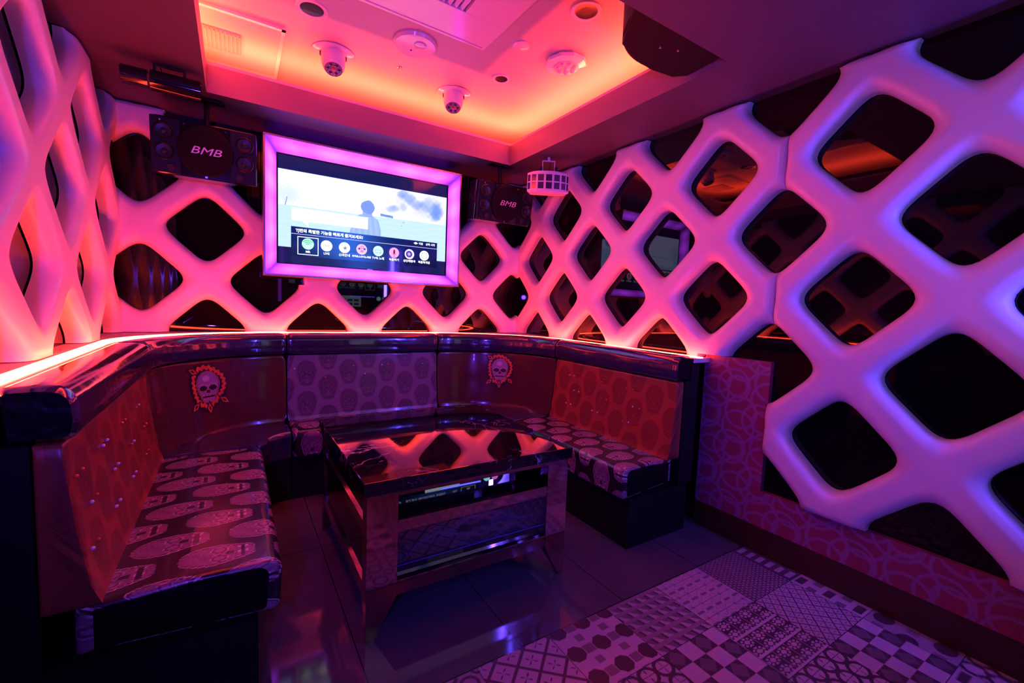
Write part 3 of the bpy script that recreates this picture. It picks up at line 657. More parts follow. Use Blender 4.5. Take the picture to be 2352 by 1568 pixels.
    bx = [rect(.371-xo, .505-xo, 1.648-zo, 1.653-zo, -.0016), rect(.371-xo, .505-xo, 1.530-zo, 1.535-zo, -.0016), rect(.371-xo, .376-xo, 1.530-zo, 1.653-zo, -.0016), rect(.500-xo, .505-xo, 1.530-zo, 1.653-zo, -.0016)]
    fig('selection_box', bx, white)
    text_obj('menu_text', 'TJ만의 특별한 기능을 빠르게 즐겨보세요!', 0.0265, white, scr, (.36-xo, -.0018, 1.691-zo), bold=0.0009, align='LEFT')
    text_obj('menu_text', '◄► 이동', 0.020, white, scr, (1.235-xo, -.0018, 1.695-zo), bold=0.0004); text_obj('menu_text', '선택 시작', 0.020, white, scr, (1.335-xo, -.0018, 1.695-zo), bold=0.0004)
    # bezel
    bm = bmesh.new(); b = 0.006
    for lo, hi in (((-W-b, -0.006, -H-b), (W+b, 0.03, -H)), ((-W-b, -0.006, H), (W+b, 0.03, H+b)), ((-W-b, -0.006, -H), (-W, 0.03, H)), ((W, -0.006, -H), (W+b, 0.03, H))): box(bm, lo, hi)
    box(bm, (-W, 0.003, -H), (W, 0.03, H)); bm_obj('bezel', bm, m_gloss, root)
    boxes('brand_plate', [((-0.02, -0.0075, -H-b), (0.02, -0.006, -H+0.001))], m_alum, root)
    if not framed: return
    # funnel: acrylic light panels sloping from the screen out to the rim
    ml = bpy.data.materials.new('lit_acrylic'); ml.use_nodes = True; nt = ml.node_tree; nt.nodes.clear(); e = nt.nodes.new('ShaderNodeEmission'); o = nt.nodes.new('ShaderNodeOutputMaterial')
    at = nt.nodes.new('ShaderNodeAttribute'); at.attribute_name = 'print'; mm = nt.nodes.new('ShaderNodeMath'); mm.operation = 'MULTIPLY'; mm.inputs[1].default_value = KB
    e.inputs[0].default_value = (*VIO, 1); nt.links.new(at.outputs['Fac'], mm.inputs[0]); nt.links.new(mm.outputs[0], e.inputs[1]); nt.links.new(e.outputs[0], o.inputs[0])
    iw, ih, ow, oh = W+b, H+b, 0.685, 0.4385
    def panel(p0, p1, p2, p3):  # p0-p1 inner edge, p3-p2 outer edge
        n, m_ = 60, 8; vs = []; av = []
        for i in range(n):
            for j in range(m_):
                f, g = i/(n-1), j/(m_-1); a = Vector(p0).lerp(Vector(p1), f); c = Vector(p3).lerp(Vector(p2), f); vs.append(a.lerp(c, g))
                end = min(1, min(f, 1-f)/0.10); av.append((0.22+1.55*end*(1-0.7*abs(g-0.5)*2))*(0.85+0.30*math.sin(f*23+1)*math.sin(f*7)))
        F = [(i*m_+j, (i+1)*m_+j, (i+1)*m_+j+1, i*m_+j+1) for i in range(n-1) for j in range(m_-1)]
        return mesh_obj('light_panel', vs, F, ml, root, attr=av)
    y0, y1 = 0.0, -front
    panel((-iw, y0, -ih), (iw, y0, -ih), (ow, y1, -oh), (-ow, y1, -oh)); panel((-iw, y0, ih), (iw, y0, ih), (ow, y1, oh), (-ow, y1, oh))
    panel((-iw, y0, -ih), (-iw, y0, ih), (-ow, y1, oh), (-ow, y1, -oh)); panel((iw, y0, -ih), (iw, y0, ih), (ow, y1, oh), (ow, y1, -oh))
    bm = bmesh.new(); q = 0.012; dp = 0.10
    for lo, hi in (((-ow-q, y1-.004, -oh-q), (ow+q, dp, -oh)), ((-ow-q, y1-.004, oh), (ow+q, dp, oh+q)), ((-ow-q, y1-.004, -oh), (-ow, dp, oh)), ((ow, y1-.004, -oh), (ow+q, dp, oh))): box(bm, lo, hi, 0, 0.002)
    box(bm, (-ow, 0.06, -oh), (ow, dp, oh)); bm_obj('box_frame', bm, m_alum, root)
    # light that leaks from slots behind the frame towards the ceiling
    sl = emis('rear_slot_light', (0.30, 0.02, 1.0), KB*1.6); boxes('rear_slot', [((-ow+.05, dp-.02, oh+q), (ow-.05, dp-.004, oh+q+.002))], sl, root)
tv = empty('television', (0.86, 3.385, 1.8225)); tag(tv, 'wall television in a violet-lit box frame above the sofa, showing a song menu', 'television')
make_tv(tv, K_SCREEN, K_TVBOX)
tv2 = empty('television', (1.42, -0.375, 1.732), (0, 0, PI)); tv2.scale = (1.18, 1.0, 1.12); tag(tv2, 'second television on the opposite wall, seen only as a reflection in mirrors', 'television')
make_tv(tv2, K_SCREEN2, 0, framed=False)
for tx, st, col, lab in ((2.185, K_ADDED_BAR, (0.10, 0.055, 1.0), 'added upright blue light bar, unseen, beside the second television near the lattice wall'), (0.585, 3.0, VIO, 'upright violet light bar beside the second television, away from the lattice wall')):  # blue bar is added for blue light on the near lattice
    tl = empty('light_bar', (tx, YF+0.055, 1.15)); tag(tl, lab, 'light bar', 'light bars on the wall behind the viewpoint')
    boxes('housing', [((-0.028, -0.05, 0.0), (0.028, 0.0, 0.95))], m_black, tl); boxes('tube', [((-0.022, 0.0, 0.02), (0.022, 0.014, 0.93))], emis('bar_glow', col, st), tl)

# karaoke machine below the second television (seen in mirrors and in the table front)
con = empty('karaoke_machine', (1.45, YF+0.16, 0.0)); tag(con, 'black karaoke machine with touch screen and two round glowing buttons, seen reflected', 'karaoke machine')
boxes('cabinet', [((-0.60, -0.158, 0.0), (0.70, 0.11, 1.305))], m_gloss, con, bev=0.01)
wsc = emis('touch_screen_light', (0.75, 0.85, 1.0), 1.4); tsb = emis('touch_screen_picture', (0.10, 0.12, 0.45), 1.0)
ts = boxes('touch_screen', [((-0.05, 0.110, 1.13), (0.28, 0.116, 1.30))], wsc, con); boxes('screen_thumbnail', [((-0.03+i*0.10, 0.1163, 1.15+j*.06), (0.05+i*0.10, 0.1166, 1.19+j*.06)) for i in range(3) for j in range(2)], tsb, ts)
for px_, c_, nm in ((0.565, (0.35, 0.95, 1.0), 'cyan'), (0.655, (1.0, 0.15, 0.85), 'pink')):
    o = lathe_obj('round_button', [(0.034, 0), (0.034, 0.008), (0.030, 0.012)], emis('button_'+nm, c_, 3.0), con, 28, (px_, 0.11, 1.268), axis=Matrix.Rotation(-PI/2, 3, 'X')); o['label'] = nm+' glowing round button'
boxes('indicator', [((-0.10, 0.110, 0.92), (-0.085, 0.114, 0.935)), ((-0.08, 0.110, 0.90), (0.02, 0.114, 0.905))], emis('indicator_light', (0.7, 0.6, 1.0), 3.0), con)
boxes('song_card', [((0.05, 0.110, 0.66), (0.38, 0.113, 0.76)), ((0.05, 0.110, 0.53), (0.38, 0.113, 0.63))], emis('backlit_card', (0.35, 0.35, 0.40), 0.5), con)
boxes('added_blue_strip', [((0.10, 0.111, 1.288), (0.50, 0.119, 1.298))], emis('blue_light', (0.10, 0.09, 1.0), K_BLUE), con)  # glowing strip added to the machine to throw blue on the near lattice

# unseen blue spotlights added behind the viewpoint to tint the walls blue
lens_m = emis('blue_lens', (0.12, 0.05, 1.0), 0.6)
for loc, av, en, ang, lab in (((-0.31, YF+0.13, 1.42), (0.48, 1.0, 0.03), K_SPOT, 112, 'added small blue spotlight, unseen, at head height on the wall behind the viewpoint'),
                              ((0.50, YF+0.13, 0.95), (1.0, 0.72, 0.16), K_SPOT*0.42, 95, 'added small blue spotlight, unseen, at waist height beside the karaoke machine')):
    wl = empty('added_spot', loc); tag(wl, lab, 'lamp', 'added blue spotlights behind the viewpoint')
    aim = Vector(av).normalized(); qa = aim.to_track_quat('Z', 'Y').to_matrix()
    lathe_obj('added_spot_housing', [(0.02, -0.10), (0.05, -0.08), (0.058, 0.0), (0.058, 0.02), (0.053, 0.02), (0.050, 0.0), (0.0, -0.002)], m_black, wl, 28, axis=qa, cap=False)
    lathe_obj('added_spot_lens', [(0.049, 0.003), (0.030, 0.006), (0.002, 0.007)], lens_m, wl, 28, axis=qa, cap=False)
    sp = bpy.data.lights.new('added_spot_light', 'SPOT'); sp.color = (0.13, 0.035, 1.0); sp.energy = en; sp.spot_size = math.radians(ang); sp.spot_blend = 1.0; sp.shadow_soft_size = 0.04
    so = bpy.data.objects.new('added_spot_light', sp); C.objects.link(so); so.parent = wl; so.location = aim*0.07; so.rotation_euler = aim.to_track_quat('-Z', 'Y').to_euler()
    boxes('added_spot_arm', [((-0.012, -0.13, -0.012), (0.012, -0.05, 0.012))], m_black, wl)

# ================================================================== LOUDSPEAKERS
m_grille = mat('black_cloth_grille', (0.010, 0.008, 0.010), 0.8, spec=0.1); m_cone = mat('black_cone', (0.008, 0.007, 0.008), 0.35); m_logo = mat('silver_logo', (0.75, 0.62, 0.62), 0.35, metal=0.2)
def loudspeaker(loc, rot, label, W, H, D):
    r = empty('loudspeaker', loc, rot); tag(r, label, 'loudspeaker', 'black loudspeakers under the ceiling')
    hw, hh = W/2, H/2
    poly_extrude('cabinet', [(-hw, -D/2+.03), (-hw+.03, -D/2), (hw-.03, -D/2), (hw, -D/2+.03), (hw-.04, D/2), (-hw+.04, D/2)], -hh, hh, m_gloss, r, 'XY', bev=0.006)
    boxes('side_panel', [((-hw+.006, -D/2-.006, -hh+.006), (-hw+.135*W/.5, -D/2+.002, hh-.006))], m_black, r, bev=0.003)
    boxes('side_panel', [((hw-.135*W/.5, -D/2-.006, -hh+.006), (hw-.006, -D/2+.002, hh-.006))], m_black, r, bev=0.003)
    ax = Matrix.Rotation(PI/2, 3, 'X'); y = -D/2-0.002
    R = hh*0.90; lathe_obj('woofer', [(R, 0), (R, 0.016), (R*0.96, 0.022), (R*0.7, 0.028), (0.002, 0.030)], m_grille, r, 48, (0, y, 0.0), axis=ax)
    for sx in (-1, 1):
        for sz, rr in ((0.48, 0.19), (-0.22, 0.19)):
            q = hh*rr*1.6; lathe_obj('tweeter', [(q, 0), (q, 0.010), (q*0.93, 0.014), (q*0.8, 0.006), (q*0.35, 0.003), (q*0.3, 0.010), (0.001, 0.014)], m_cone, r, 32, (sx*hw*0.745, y-.004, sz*hh), axis=ax)
        lathe_obj('bass_port', [(hh*.14, 0.004), (hh*.13, 0.006), (hh*.11, 0.0), (hh*.10, -0.004)], m_rubber, r, 24, (sx*hw*0.64, y-.004, -hh*0.76), axis=ax)
        bm = bmesh.new(); tube(bm, (sx*hw*.80, y-.004, hh*.84), (sx*hw*.80, y-.009, hh*.84), .005, n=10); tube(bm, (sx*hw*.38, y-.004, hh*.84), (sx*hw*.38, y-.009, hh*.84), .005, n=10); bm_obj('screw', bm, m_chrome, r)
    text_obj('logo', 'BMB', H*0.19, m_logo, r, (0, y-0.0325, -hh*0.02), shear=0.3, bold=0.0, ext=0.001, sx=1.35)
    boxes('badge', [((-0.006, y-.005, -hh+.006), (0.006, y+.01, -hh+.03))], m_chrome, r)
    return r
ZB = ZS
ls1 = loudspeaker((-0.125, 3.215, 2.045), (math.radians(8), 0, math.radians(-1)), 'large black loudspeaker hung over the sofa corner beside the lit screen', 0.50, 0.295, 0.24)
bm = bmesh.new(); tube(bm, (0, 0.0, 0.14), (0, 0.035, 0.296), .014, n=14); box(bm, (-.09, -.02, .292), (.09, .08, .2975)); bm_obj('ceiling_bracket', bm, m_black, ls1)
ls2 = loudspeaker((1.815, 3.15, 2.050), (math.radians(8), 0, math.radians(-1)), 'smaller-looking black loudspeaker hung near the room corner by the cube light', 0.50, 0.295, 0.24)
bm = bmesh.new(); tube(bm, (0, 0.0, 0.14), (0, 0.035, 0.296), .014, n=14); box(bm, (-.09, -.02, .292), (.09, .08, .2975)); bm_obj('ceiling_bracket', bm, m_black, ls2)

# barrel-shaped effect light hanging on a yoke left of the tray
bl = empty('effect_light', (-0.245, 2.86, 2.262)); tag(bl, 'black barrel-shaped effect light on a yoke above the large loudspeaker', 'effect light')
def half_shell(name, L, r, t, a0, a1, m, parent, x0):
    n = 20; bm = bmesh.new(); sec = [(math.cos(a0+(a1-a0)*i/n), math.sin(a0+(a1-a0)*i/n)) for i in range(n+1)]; ring = [(r*c, r*s) for c, s in sec]+[((r-t)*c, (r-t)*s) for c, s in sec[::-1]]
    A = [bm.verts.new((x0, y, z)) for y, z in ring]; B = [bm.verts.new((x0+L, y, z)) for y, z in ring]; k = len(ring)
    for i in range(k): bm.faces.new((A[i], A[(i+1) % k], B[(i+1) % k], B[i]))
    for i in range(n):
        bm.faces.new((A[i], A[i+1], A[k-2-i], A[k-1-i])); bm.faces.new((B[i], B[i+1], B[k-2-i], B[k-1-i]))
    return bm_obj(name, bm, m, parent, True, 40)
half_shell('barrel', 0.20, 0.048, 0.003, math.radians(20), math.radians(290), m_gloss, bl, -0.09)
half_shell('side_scoop', 0.10, 0.042, 0.003, math.radians(60), math.radians(330), m_gloss, bl, -0.20)
boxes('inner_reflector', [((-.085, -.015, -.02), (.10, .02, .012))], m_black, bl, bev=.003)
bm = bmesh.new(); tube(bm, (-.075, 0, .045), (-.075, 0, .080), .006); tube(bm, (-.075, 0, .080), (.045, 0, .080), .006); tube(bm, (.045, 0, .080), (.045, 0, .045), .006); box(bm, (-.04, -.02, .078), (.01, .02, .0885)); bm_obj('yoke', bm, m_rubber, bl)
bm = bmesh.new(); tube(bm, (-.055, .02, .086), (-.045, .01, .04), .0025, n=8); bm_obj('cable', bm, m_rubber, bl)

# faceted cube light (derby) on a yoke at the right
db = empty('effect_light', (2.000, 2.735, 2.158), (0, 0, math.radians(-30))); tag(db, 'small white faceted cube light with a grid of little windows, on a yoke', 'effect light')
def derby():
    R, Hh = 0.160, 0.066; bm = bmesh.new(); n = 7; a0, a1 = math.radians(-168), math.radians(-12)
    fr = bmesh.new()
    pts = [(R*math.cos(a0+(a1-a0)*i/n), R*0.42*math.sin(a0+(a1-a0)*i/n)) for i in range(n+1)]
    # body behind the window grid
    ring = [(x*.93, y*.93) for x, y in pts]+[(R*.85, .05), (-R*.85, .05)]
    poly_extrude('body', ring, -Hh, Hh, m_white, db, 'XY')
    win = bmesh.new(); frame = bmesh.new()
    for i in range(n):
        (xa, ya), (xb, yb) = pts[i], pts[i+1]; d = Vector((xb-xa, yb-ya, 0)); nn = Vector((d.y, -d.x, 0)).normalized()
        if nn.dot(Vector((xa, ya, 0))) < 0: nn = -nn
        def P(f, z, o=0): return Vector((xa, ya, 0))+d*f+nn*o+Vector((0, 0, z))
        zs = [-Hh, -Hh+.014, -.004, .004, Hh-.014, Hh]; fs = [0, .13, .87, 1]
        for a in range(3):
            for b in range(5):
                q = [P(fs[a], zs[b]), P(fs[a+1], zs[b]), P(fs[a+1], zs[b+1]), P(fs[a], zs[b+1])]
                if a == 1 and b in (1, 3):
                    win.faces.new([win.verts.new(v-nn*.004) for v in q])
                else: frame.faces.new([frame.verts.new(v) for v in q])
    # chamfered top and bottom lids
    for s in (-1, 1):
        lo = [(x, y, s*Hh) for x, y in pts]+[(R*.85, .05, s*Hh), (-R*.85, .05, s*Hh)]; hi = [(x*.86, y*.97, s*(Hh+.010)) for x, y in pts]+[(R*.78, .045, s*(Hh+.010)), (-R*.78, .045, s*(Hh+.010))]
        A = [frame.verts.new(p) for p in lo]; B = [frame.verts.new(p) for p in hi]; k = len(A)
        for i in range(k): frame.faces.new((A[i], A[(i+1) % k], B[(i+1) % k], B[i]))
        frame.faces.new(B)
    bm_obj('window_frame_grid', frame, m_white, db)
    bm_obj('lens_window', win, m_lens, db)
m_lens = mat('dark_lens', (0.05, 0.03, 0.09), 0.06, ior=1.8, coat=1.0)
derby()
bm = bmesh.new()
for a, b_ in (((-.045, 0, .07), (-.045, 0, .165)), ((-.045, 0, .165), (.045, 0, .165)), ((.045, 0, .165), (.045, 0, .07))): tube(bm, a, b_, .004, n=10)
box(bm, (-.045, -.006, .160), (.045, .006, .168)); tube(bm, (0, 0, .165), (0, 0, .192), .010, n=10); bm_obj('yoke', bm, m_white, db)
for sx in (-1, 1):
    bm = bmesh.new(); tube(bm, (sx*.049, 0, .105), (sx*.066, 0, .105), .017, n=14); bm_obj('knob', bm, m_rubber, db)
bm = bmesh.new(); tube(bm, (0.0, 0.01, .07), (.012, .0, .15), .003, n=8); bm_obj('cable', bm, m_rubber, db)

# ================================================================== THINGS ON THE TRAY CEILING
q_ = 1.073
def downlight(x, y, r, label, tilt=0):
    o = empty('downlight', (x, y, ZC)); tag(o, label, 'downlight', 'recessed downlights in the ceiling tray')
    lathe_obj('rim', [(r, 0.0), (r, -0.003), (r*.97, -0.006), (r*.74, -0.005), (r*.70, -0.001)], m_white, o, 40, cap=False)
    lathe_obj('recess', [(r*.70, -0.0035), (r*.62, -0.0012), (r*.30, -0.0006), (0.001, -0.0004)], m_deep, o, 32, cap=False)
    return o
m_deep = mat('black_recess', (0.006, 0.004, 0.004), 0.35)
downlight(0.325*q_, 2.400*q_, 0.078, 'black-centred downlight close to the ceiling air vent, near the two dome spots')
downlight(1.385*q_, 1.655*q_, 0.078, 'black-centred downlight close to the black hanging box')
downlight(1.378*q_, 2.410*q_, 0.057, 'smallest black-centred downlight, beyond the ten-sided light')
al = empty('smoke_alarm', (0.822*q_, 2.365*q_, ZC)); tag(al, 'round white disc alarm with a small clear eye on the tray ceiling', 'smoke alarm')
lathe_obj('alarm_body', [(0.098, 0), (0.100, -0.008), (0.094, -0.020), (0.070, -0.024), (0.001, -0.025)], m_white, al, 48, cap=False)
lathe_obj('alarm_eye', [(0.028, -0.022), (0.027, -0.030), (0.018, -0.033), (0.001, -0.034)], mat('clear_pink_eye', (0.7, 0.6, 0.65), 0.05, ior=1.6, coat=1), al, 28, (0.012, -0.035, 0), cap=False)
bm = bmesh.new(); tube(bm, (-.01, .03, -.024), (-.01, .03, -.0262), .004, n=10); bm_obj('test_button', bm, m_rubber, al)
o = lathe_obj('blank_cover', [(0.040, 0), (0.040, -0.005), (0.037, -0.007), (0.001, -0.0075)], m_white, None, 36, (0, 0, 0), cap=False); o.scale = (1.2, 1.2, 1.2); o.location = (1.288*q_, 2.056*q_, ZC); tag(o, 'small plain round white cover on the ceiling beside the air vent corner', 'cover plate')
o = lathe_obj('sprinkler', [(0.012, 0), (0.013, -0.004), (0.006, -0.006), (0.005, -0.012), (0.001, -0.012)], m_chrome, None, 20, (0, 0, 0), cap=False); o.location = (0.835*q_, 2.659*q_, ZC); tag(o, 'tiny dark sprinkler hole between the two white dome spots', 'sprinkler')
al.scale = (1.2, 1.2, 1.2)
# ten-sided LED light
dl = empty('effect_light', (1.578*q_, 2.035*q_, ZC)); tag(dl, 'white ten-sided ceiling light with a ring of small clear lenses', 'effect light')
bm = bmesh.new(); lathe(bm, [(0.092, 0), (0.102, -0.010), (0.098, -0.022), (0.060, -0.028)], 10, (0, 0, 0)); bm_obj('housing', bm, m_white, dl)
lathe_obj('lens_plate', [(0.062, -0.024), (0.058, -0.030), (0.001, -0.030)], mat('pink_lens_plate', (0.65, 0.45, 0.55), 0.2), dl, 40, cap=False)
mc = mat('clear_lens', (0.75, 0.6, 0.68), 0.05, ior=1.7, coat=1)
for k in range(8):
    a = k*2*PI/7; p = (0.038*math.cos(a), 0.038*math.sin(a), 0) if k < 7 else (0, 0, 0)
    lathe_obj('small_lens', [(0.013, -0.029), (0.011, -0.036), (0.005, -0.040), (0.001, -0.041)], mc, dl, 20, p, cap=False)
dl.scale = (1.25, 1.25, 1.25)
# dome spots
def dome(x, y, rz, label):
    r = empty('dome_spot', (x, y, ZC), (0, 0, rz)); r.scale = (1.38, 1.38, 1.38); tag(r, label, 'spotlight', 'white dome spots on the tray ceiling')
    lathe_obj('flange', [(0.085, 0), (0.087, -0.004), (0.078, -0.010), (0.052, -0.012), (0.050, -0.004)], m_white, r, 48, cap=False)
    ax = Matrix.Rotation(math.radians(-24), 3, 'X')
    lathe_obj('head', [(0.048, 0.0), (0.050, -0.02), (0.049, -0.055), (0.043, -0.080), (0.036, -0.094)], m_white, r, 40, (0, -0.008, -0.004), cap=False, axis=ax)
    lathe_obj('lamp_face', [(0.036, -0.094), (0.034, -0.092), (0.001, -0.095)], m_lface, r, 32, (0, -0.008, -0.004), cap=False, axis=ax)
    for k in range(7):
        a = k*PI/3; p = ax @ Vector((0.022*math.cos(a), 0.022*math.sin(a), -0.0955) if k < 6 else (0, 0, -0.0955))
        lathe_obj('small_lens', [(0.0075, 0.002), (0.0065, -0.002), (0.001, -0.004)], m_lens if k < 6 else m_btn_r, r, 14, (p.x, p.y-.008, p.z-.004), cap=False, axis=ax)
    for sx in (-1, 1): lathe_obj('pivot', [(0.010, 0.0), (0.010, 0.008), (0.001, 0.009)], m_rubber, r, 14, (sx*0.046, -0.008, -0.018), cap=False, axis=Matrix.Rotation(sx*PI/2, 3, 'Y'))
    return r
m_lface = mat('spot_face', (0.30, 0.18, 0.26), 0.25)
dome(0.480*q_, 2.735*q_, math.radians(-8), 'white dome spot on the tray ceiling near the access hatch')
dome(1.225*q_, 2.760*q_, math.radians(-25), 'white dome spot on the tray ceiling near the far corner of the glow')
# air-conditioning cassette
ac = empty('air_vent', (1.143*q_-0.475, 2.178*q_-0.475, ZC)); ac.rotation_euler = (0, 0, math.radians(1)); tag(ac, 'square white air vent panel with slanted louvres, cut by the picture top', 'air vent')
bm = bmesh.new(); a, b_ = 0.475, 0.24
for lo, hi in (((-a, -a, -.022), (a, -b_, 0)), ((-a, b_, -.022), (a, a, 0)), ((-a, -b_, -.022), (-b_, b_, 0)), ((b_, -b_, -.022), (a, b_, 0))): box(bm, lo, hi, 0, .003)
box(bm, (-a+.02, -a+.02, -.026), (a-.02, -a+.024, -.022)); box(bm, (-a+.02, a-.024, -.026), (a-.02, a-.02, -.022)); bm_obj('panel', bm, m_white, ac)
for k in range(14):
    bm = bmesh.new(); x = -b_+0.02+k*0.0335; box(bm, (x-.010, -b_, -.016), (x+.010, b_, -.012), rot=Matrix.Rotation(math.radians(38), 3, 'Y'), org=(x, 0, -.014)); bm_obj('louvre', bm, m_white, ac)
# access hatch with a small grille
ah = empty('access_hatch', (-0.10, 3.17, ZC)); tag(ah, 'glossy white access hatch with a small ribbed grille on the tray ceiling', 'access hatch')
m_hatch = mat('glossy_acrylic', (0.66, 0.62, 0.64), 0.05, ior=1.6)
boxes('hatch_cover', [((-0.42, -0.335, -.014), (0.353, 0.335, 0))], m_hatch, ah, bev=.003)
bm = bmesh.new()
for lo, hi in (((-.42, -.335, -.018), (.353, -.315, -.014)), ((.333, -.335, -.018), (.353, .335, -.014)), ((-.42, .315, -.018), (.353, .335, -.014))): box(bm, lo, hi)
bm_obj('hatch_rim', bm, m_white, ah)
gr = bmesh.new(); box(gr, (-.10, -.135, -.024), (.147, .095, -.014))
for k in range(12): x = -.085+k*.020; box(gr, (x, -.128, -.029), (x+.009, .088, -.024))
bm_obj('grille', gr, mat('grille_plastic', (0.45, 0.38, 0.42), 0.45), ah)
# black hanging box in the near right tray corner
hb = empty('hanging_speaker', (1.62, 1.40, ZC)); tag(hb, 'large black round-fronted box hanging in the ceiling tray corner, cut by the picture top', 'loudspeaker')
pts = [(-.36, -.22), (-.30, -.10), (-.195, .055), (-.05, .105)]+[(.06, .118), (.20, .100), (.245, .05), (.235, -.12), (.05, -.22)]
poly_extrude('cabinet', pts, 2.375-ZC, -0.01, mat('black_box_vinyl', (0.012, 0.006, 0.006), 0.5, spec=0.15), hb, 'XY', bev=.006)
def band(a0, a1, R, c, z0, z1, t=0.012):
    n = 24; bm = bmesh.new()
    o = [(c[0]+R*math.cos(a0+(a1-a0)*i/n), c[1]+R*math.sin(a0+(a1-a0)*i/n)) for i in range(n+1)]; i_ = [(c[0]+(R-t)*math.cos(a0+(a1-a0)*i/n), c[1]+(R-t)*math.sin(a0+(a1-a0)*i/n)) for i in range(n+1)]
    ring = o+i_[::-1]; A = [bm.verts.new((x, y, z0)) for x, y in ring]; B = [bm.verts.new((x, y, z1)) for x, y in ring]; k = len(ring)
    for i in range(k): bm.faces.new((A[i], A[(i+1) % k], B[(i+1) % k], B[i]))
    for i in range(n): bm.faces.new((A[i], A[i+1], A[k-2-i], A[k-1-i])); bm.faces.new((B[i], B[i+1], B[k-2-i], B[k-1-i]))
    return bm
bm_obj('curved_grille', band(math.radians(70), math.radians(200), 0.33, (0.02, -.20), 2.39-ZC, -.05), m_rubber, hb, True, 40)
for x, y in ((-.05, -.03), (.03, -.06)):
    bm = bmesh.new(); tube(bm, (x, y, 2.3755-ZC), (x, y, 2.370-ZC), .0065, .005, n=12); bm_obj('screw', bm, m_chrome, hb)

# ================================================================== COFFEE TABLE
def marble():
    m = mat('black_marble', (0.01, 0.008, 0.012), 0.03, ior=1.75); nt = m.node_tree; b = nt.nodes['Principled BSDF']
    g = nt.nodes.new('ShaderNodeTexCoord'); outs = []
    for sc, wd, dist, seed in ((1.6, 0.006, 1.1, 0.0), (3.4, 0.004, 0.8, 7.3)):
        mp = nt.nodes.new('ShaderNodeMapping'); mp.inputs['Location'].default_value = (seed, seed*.7, 0.3); mp.inputs['Rotation'].default_value = (0, 0, 0.5)
        n = nt.nodes.new('ShaderNodeTexNoise'); n.inputs['Scale'].default_value = sc; n.inputs['Detail'].default_value = 7; n.inputs['Roughness'].default_value = 0.62; n.inputs['Distortion'].default_value = dist
        a = nt.nodes.new('ShaderNodeMath'); a.operation = 'SUBTRACT'; a.inputs[1].default_value = 0.5; c = nt.nodes.new('ShaderNodeMath'); c.operation = 'ABSOLUTE'
        r = nt.nodes.new('ShaderNodeMapRange'); r.inputs[1].default_value = 0.0; r.inputs[2].default_value = wd; r.inputs[3].default_value = 1.0; r.inputs[4].default_value = 0.0
        nt.links.new(g.outputs['Object'], mp.inputs[0]); nt.links.new(mp.outputs[0], n.inputs['Vector']); nt.links.new(n.outputs[0], a.inputs[0]); nt.links.new(a.outputs[0], c.inputs[0]); nt.links.new(c.outputs[0], r.inputs[0]); outs.append(r.outputs[0])
    # veins fade in and out
    n2 = nt.nodes.new('ShaderNodeTexNoise'); n2.inputs['Scale'].default_value = 2.2; nt.links.new(g.outputs['Object'], n2.inputs['Vector'])
    r2_ = nt.nodes.new('ShaderNodeMapRange'); r2_.inputs[1].default_value = 0.44; r2_.inputs[2].default_value = 0.62; nt.links.new(n2.outputs[0], r2_.inputs[0])
    mx = nt.nodes.new('ShaderNodeMath'); mx.operation = 'MAXIMUM'; nt.links.new(outs[0], mx.inputs[0]); nt.links.new(outs[1], mx.inputs[1])
    mu = nt.nodes.new('ShaderNodeMath'); mu.operation = 'MULTIPLY'; nt.links.new(mx.outputs[0], mu.inputs[0]); nt.links.new(r2_.outputs[0], mu.inputs[1])
    k = nt.nodes.new('ShaderNodeMix'); k.data_type = 'RGBA'; nt.links.new(mu.outputs[0], k.inputs[0]); k.inputs[6].default_value = (0.008, 0.006, 0.010, 1); k.inputs[7].default_value = (0.85, 0.60, 0.75, 1)
    nt.links.new(k.outputs[2], b.inputs['Base Color']); return m
tb = empty('coffee_table', (0.838, 1.972, 0)); tag(tb, 'low square table with black marble top and mirror-steel frame in front of the sofa', 'table')
hx, hy = 0.452, 0.462
boxes('marble_top', [((-hx-.014, -hy-.012, .549), (hx+.014, hy+.012, .600))], marble(), tb, bev=.003)
wpost = 0.112
def leg(sx, sy):
    # corner post, straight down to z .15 then its inner edges taper to the foot
    bm = bmesh.new(); x1, y1 = sx*hx, sy*hy; wx, wf = wpost, 0.030
    def ring(z, w_): return [bm.verts.new(p) for p in ((x1, y1, z), (x1-sx*w_, y1, z), (x1-sx*w_, y1-sy*w_*.5, z), (x1, y1-sy*w_*.5, z))]
    R = [ring(.549, wx), ring(.15, wx), ring(0.0, wf)]
    for a, b in zip(R, R[1:]):
        for i in range(4): bm.faces.new((a[i], a[(i+1) % 4], b[(i+1) % 4], b[i]))
    bm.faces.new(R[0]); bm.faces.new(R[-1][::-1]); bm_obj('leg', bm, m_steel, tb)
for sx in (-1, 1):
    for sy in (-1, 1): leg(sx, sy)
e_ = 0.0015
fx0, fx1 = -hx+wpost, hx-wpost; sy0, sy1 = -hy+wpost*.5, hy-wpost*.5
m_glass = mat('black_table_glass', (0.005, 0.004, 0.008), 0.02, ior=1.9)
for zz0, zz1 in ((.530, .549), (.392, .436), (.150, .206)):
    boxes('rail', [((fx0+e_, -hy+.001, zz0), (fx1-e_, -hy+.02, zz1))], m_steel, tb); boxes('rail', [((fx0+e_, hy-.02, zz0), (fx1-e_, hy-.001, zz1))], m_steel, tb)
    boxes('rail', [((-hx+.001, sy0+e_, zz0), (-hx+.02, sy1-e_, zz1))], m_steel, tb); boxes('rail', [((hx-.02, sy0+e_, zz0), (hx-.001, sy1-e_, zz1))], m_steel, tb)
boxes('inner_shelf', [((-hx+.004, -hy+.004, .424), (hx-.004, hy-.004, .4355))], m_glass, tb)
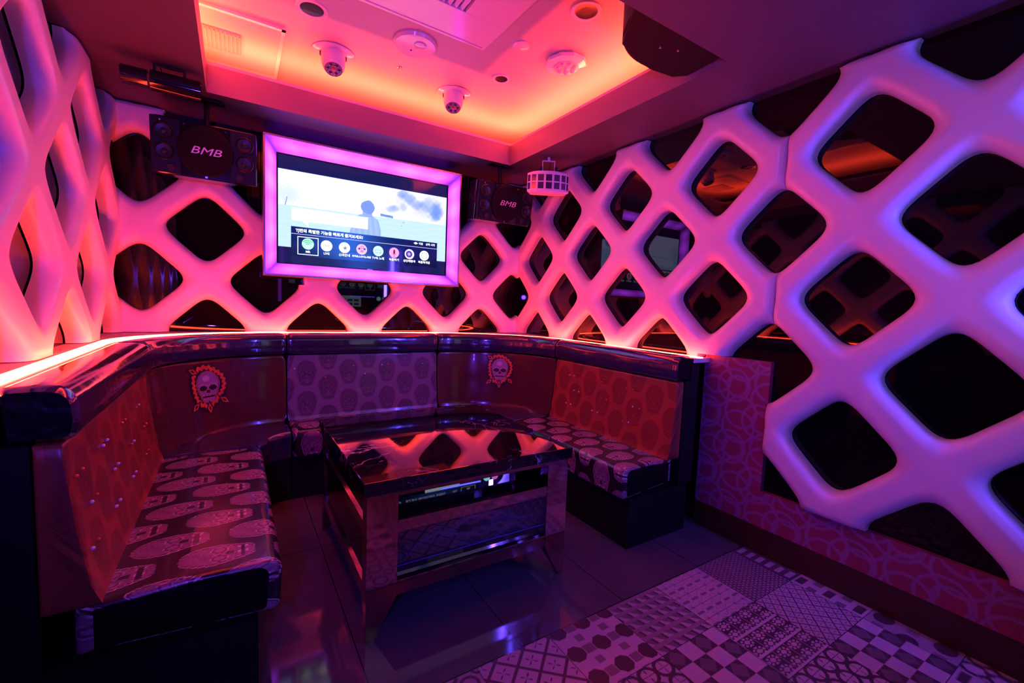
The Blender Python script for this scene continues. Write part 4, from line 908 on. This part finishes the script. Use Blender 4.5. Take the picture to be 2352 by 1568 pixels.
boxes('slot_mirror', [((fx0, -hy+.16, .436), (fx1, -hy+.165, .549))], mat('clear_mirror', (0.8, 0.8, 0.82), 0.01, metal=1.0), tb)
boxes('bottom_panel', [((-hx+.004, -hy+.03, .150), (hx-.004, hy-.004, .160))], m_black, tb)
def swirl(u, v):
    f = np.zeros_like(u)
    for k, (cx, cz, a, s) in enumerate(((.25, .5, .5, 1), (.55, .35, -.3, 1.3), (.70, .55, .6, 1), (.42, .7, .2, .8), (.82, .45, -.7, .9))):
        X = (u-cx)*4; Y = (v-cz)*2; c = Y-0.5*np.sin(X*2.2*s+a*4)*np.exp(-np.abs(X)*.7)-a*X*.5; f = np.maximum(f, np.exp(-(c/0.10)**2)*np.exp(-(X/1.1)**2)*0.9); f = np.maximum(f, np.exp(-((c-.28*np.cos(X*3))/0.05)**2)*np.exp(-(X/.9)**2)*0.7)
    return np.clip(f, 0, 1)
m_etch = print_mat('etched_glass', [(0.0, (0.012, 0.007, 0.022)), (1.0, (0.06, 0.04, 0.11))], rough=0.03); m_etch.node_tree.nodes['Principled BSDF'].inputs['IOR'].default_value = 2.0
lean = math.tan(math.radians(3.5))
def fglass(U, V): return np.stack([fx0+(fx1-fx0)*U, (-hy+.012)+(1-V)*0.186*lean-0.0, .206+.186*V], -1)
grid_plane('front_glass', fglass, 160, 60, m_etch, tb, attr=lambda U, V: np.where(V > .25, swirl(U, V), 0))
boxes('glass_edge', [((fx0, -hy+.017, .250), (fx1, -hy+.0185, .2525))], mat('blue_glass_edge', (0.12, 0.10, 0.6), 0.2), tb)
boxes('side_glass', [((-hx+.010, sy0, .206), (-hx+.014, sy1, .392)), ((-hx+.010, sy0, .436), (-hx+.014, sy1, .530))], m_glass, tb)
boxes('side_glass', [((hx-.014, sy0, .206), (hx-.010, sy1, .392)), ((hx-.014, sy0, .436), (hx-.010, sy1, .530))], m_glass, tb)
boxes('back_glass', [((fx0, hy-.014, .206), (fx1, hy-.010, .392)), ((fx0, hy-.014, .436), (fx1, hy-.010, .530))], m_glass, tb)
bpy.context.view_layer.update()
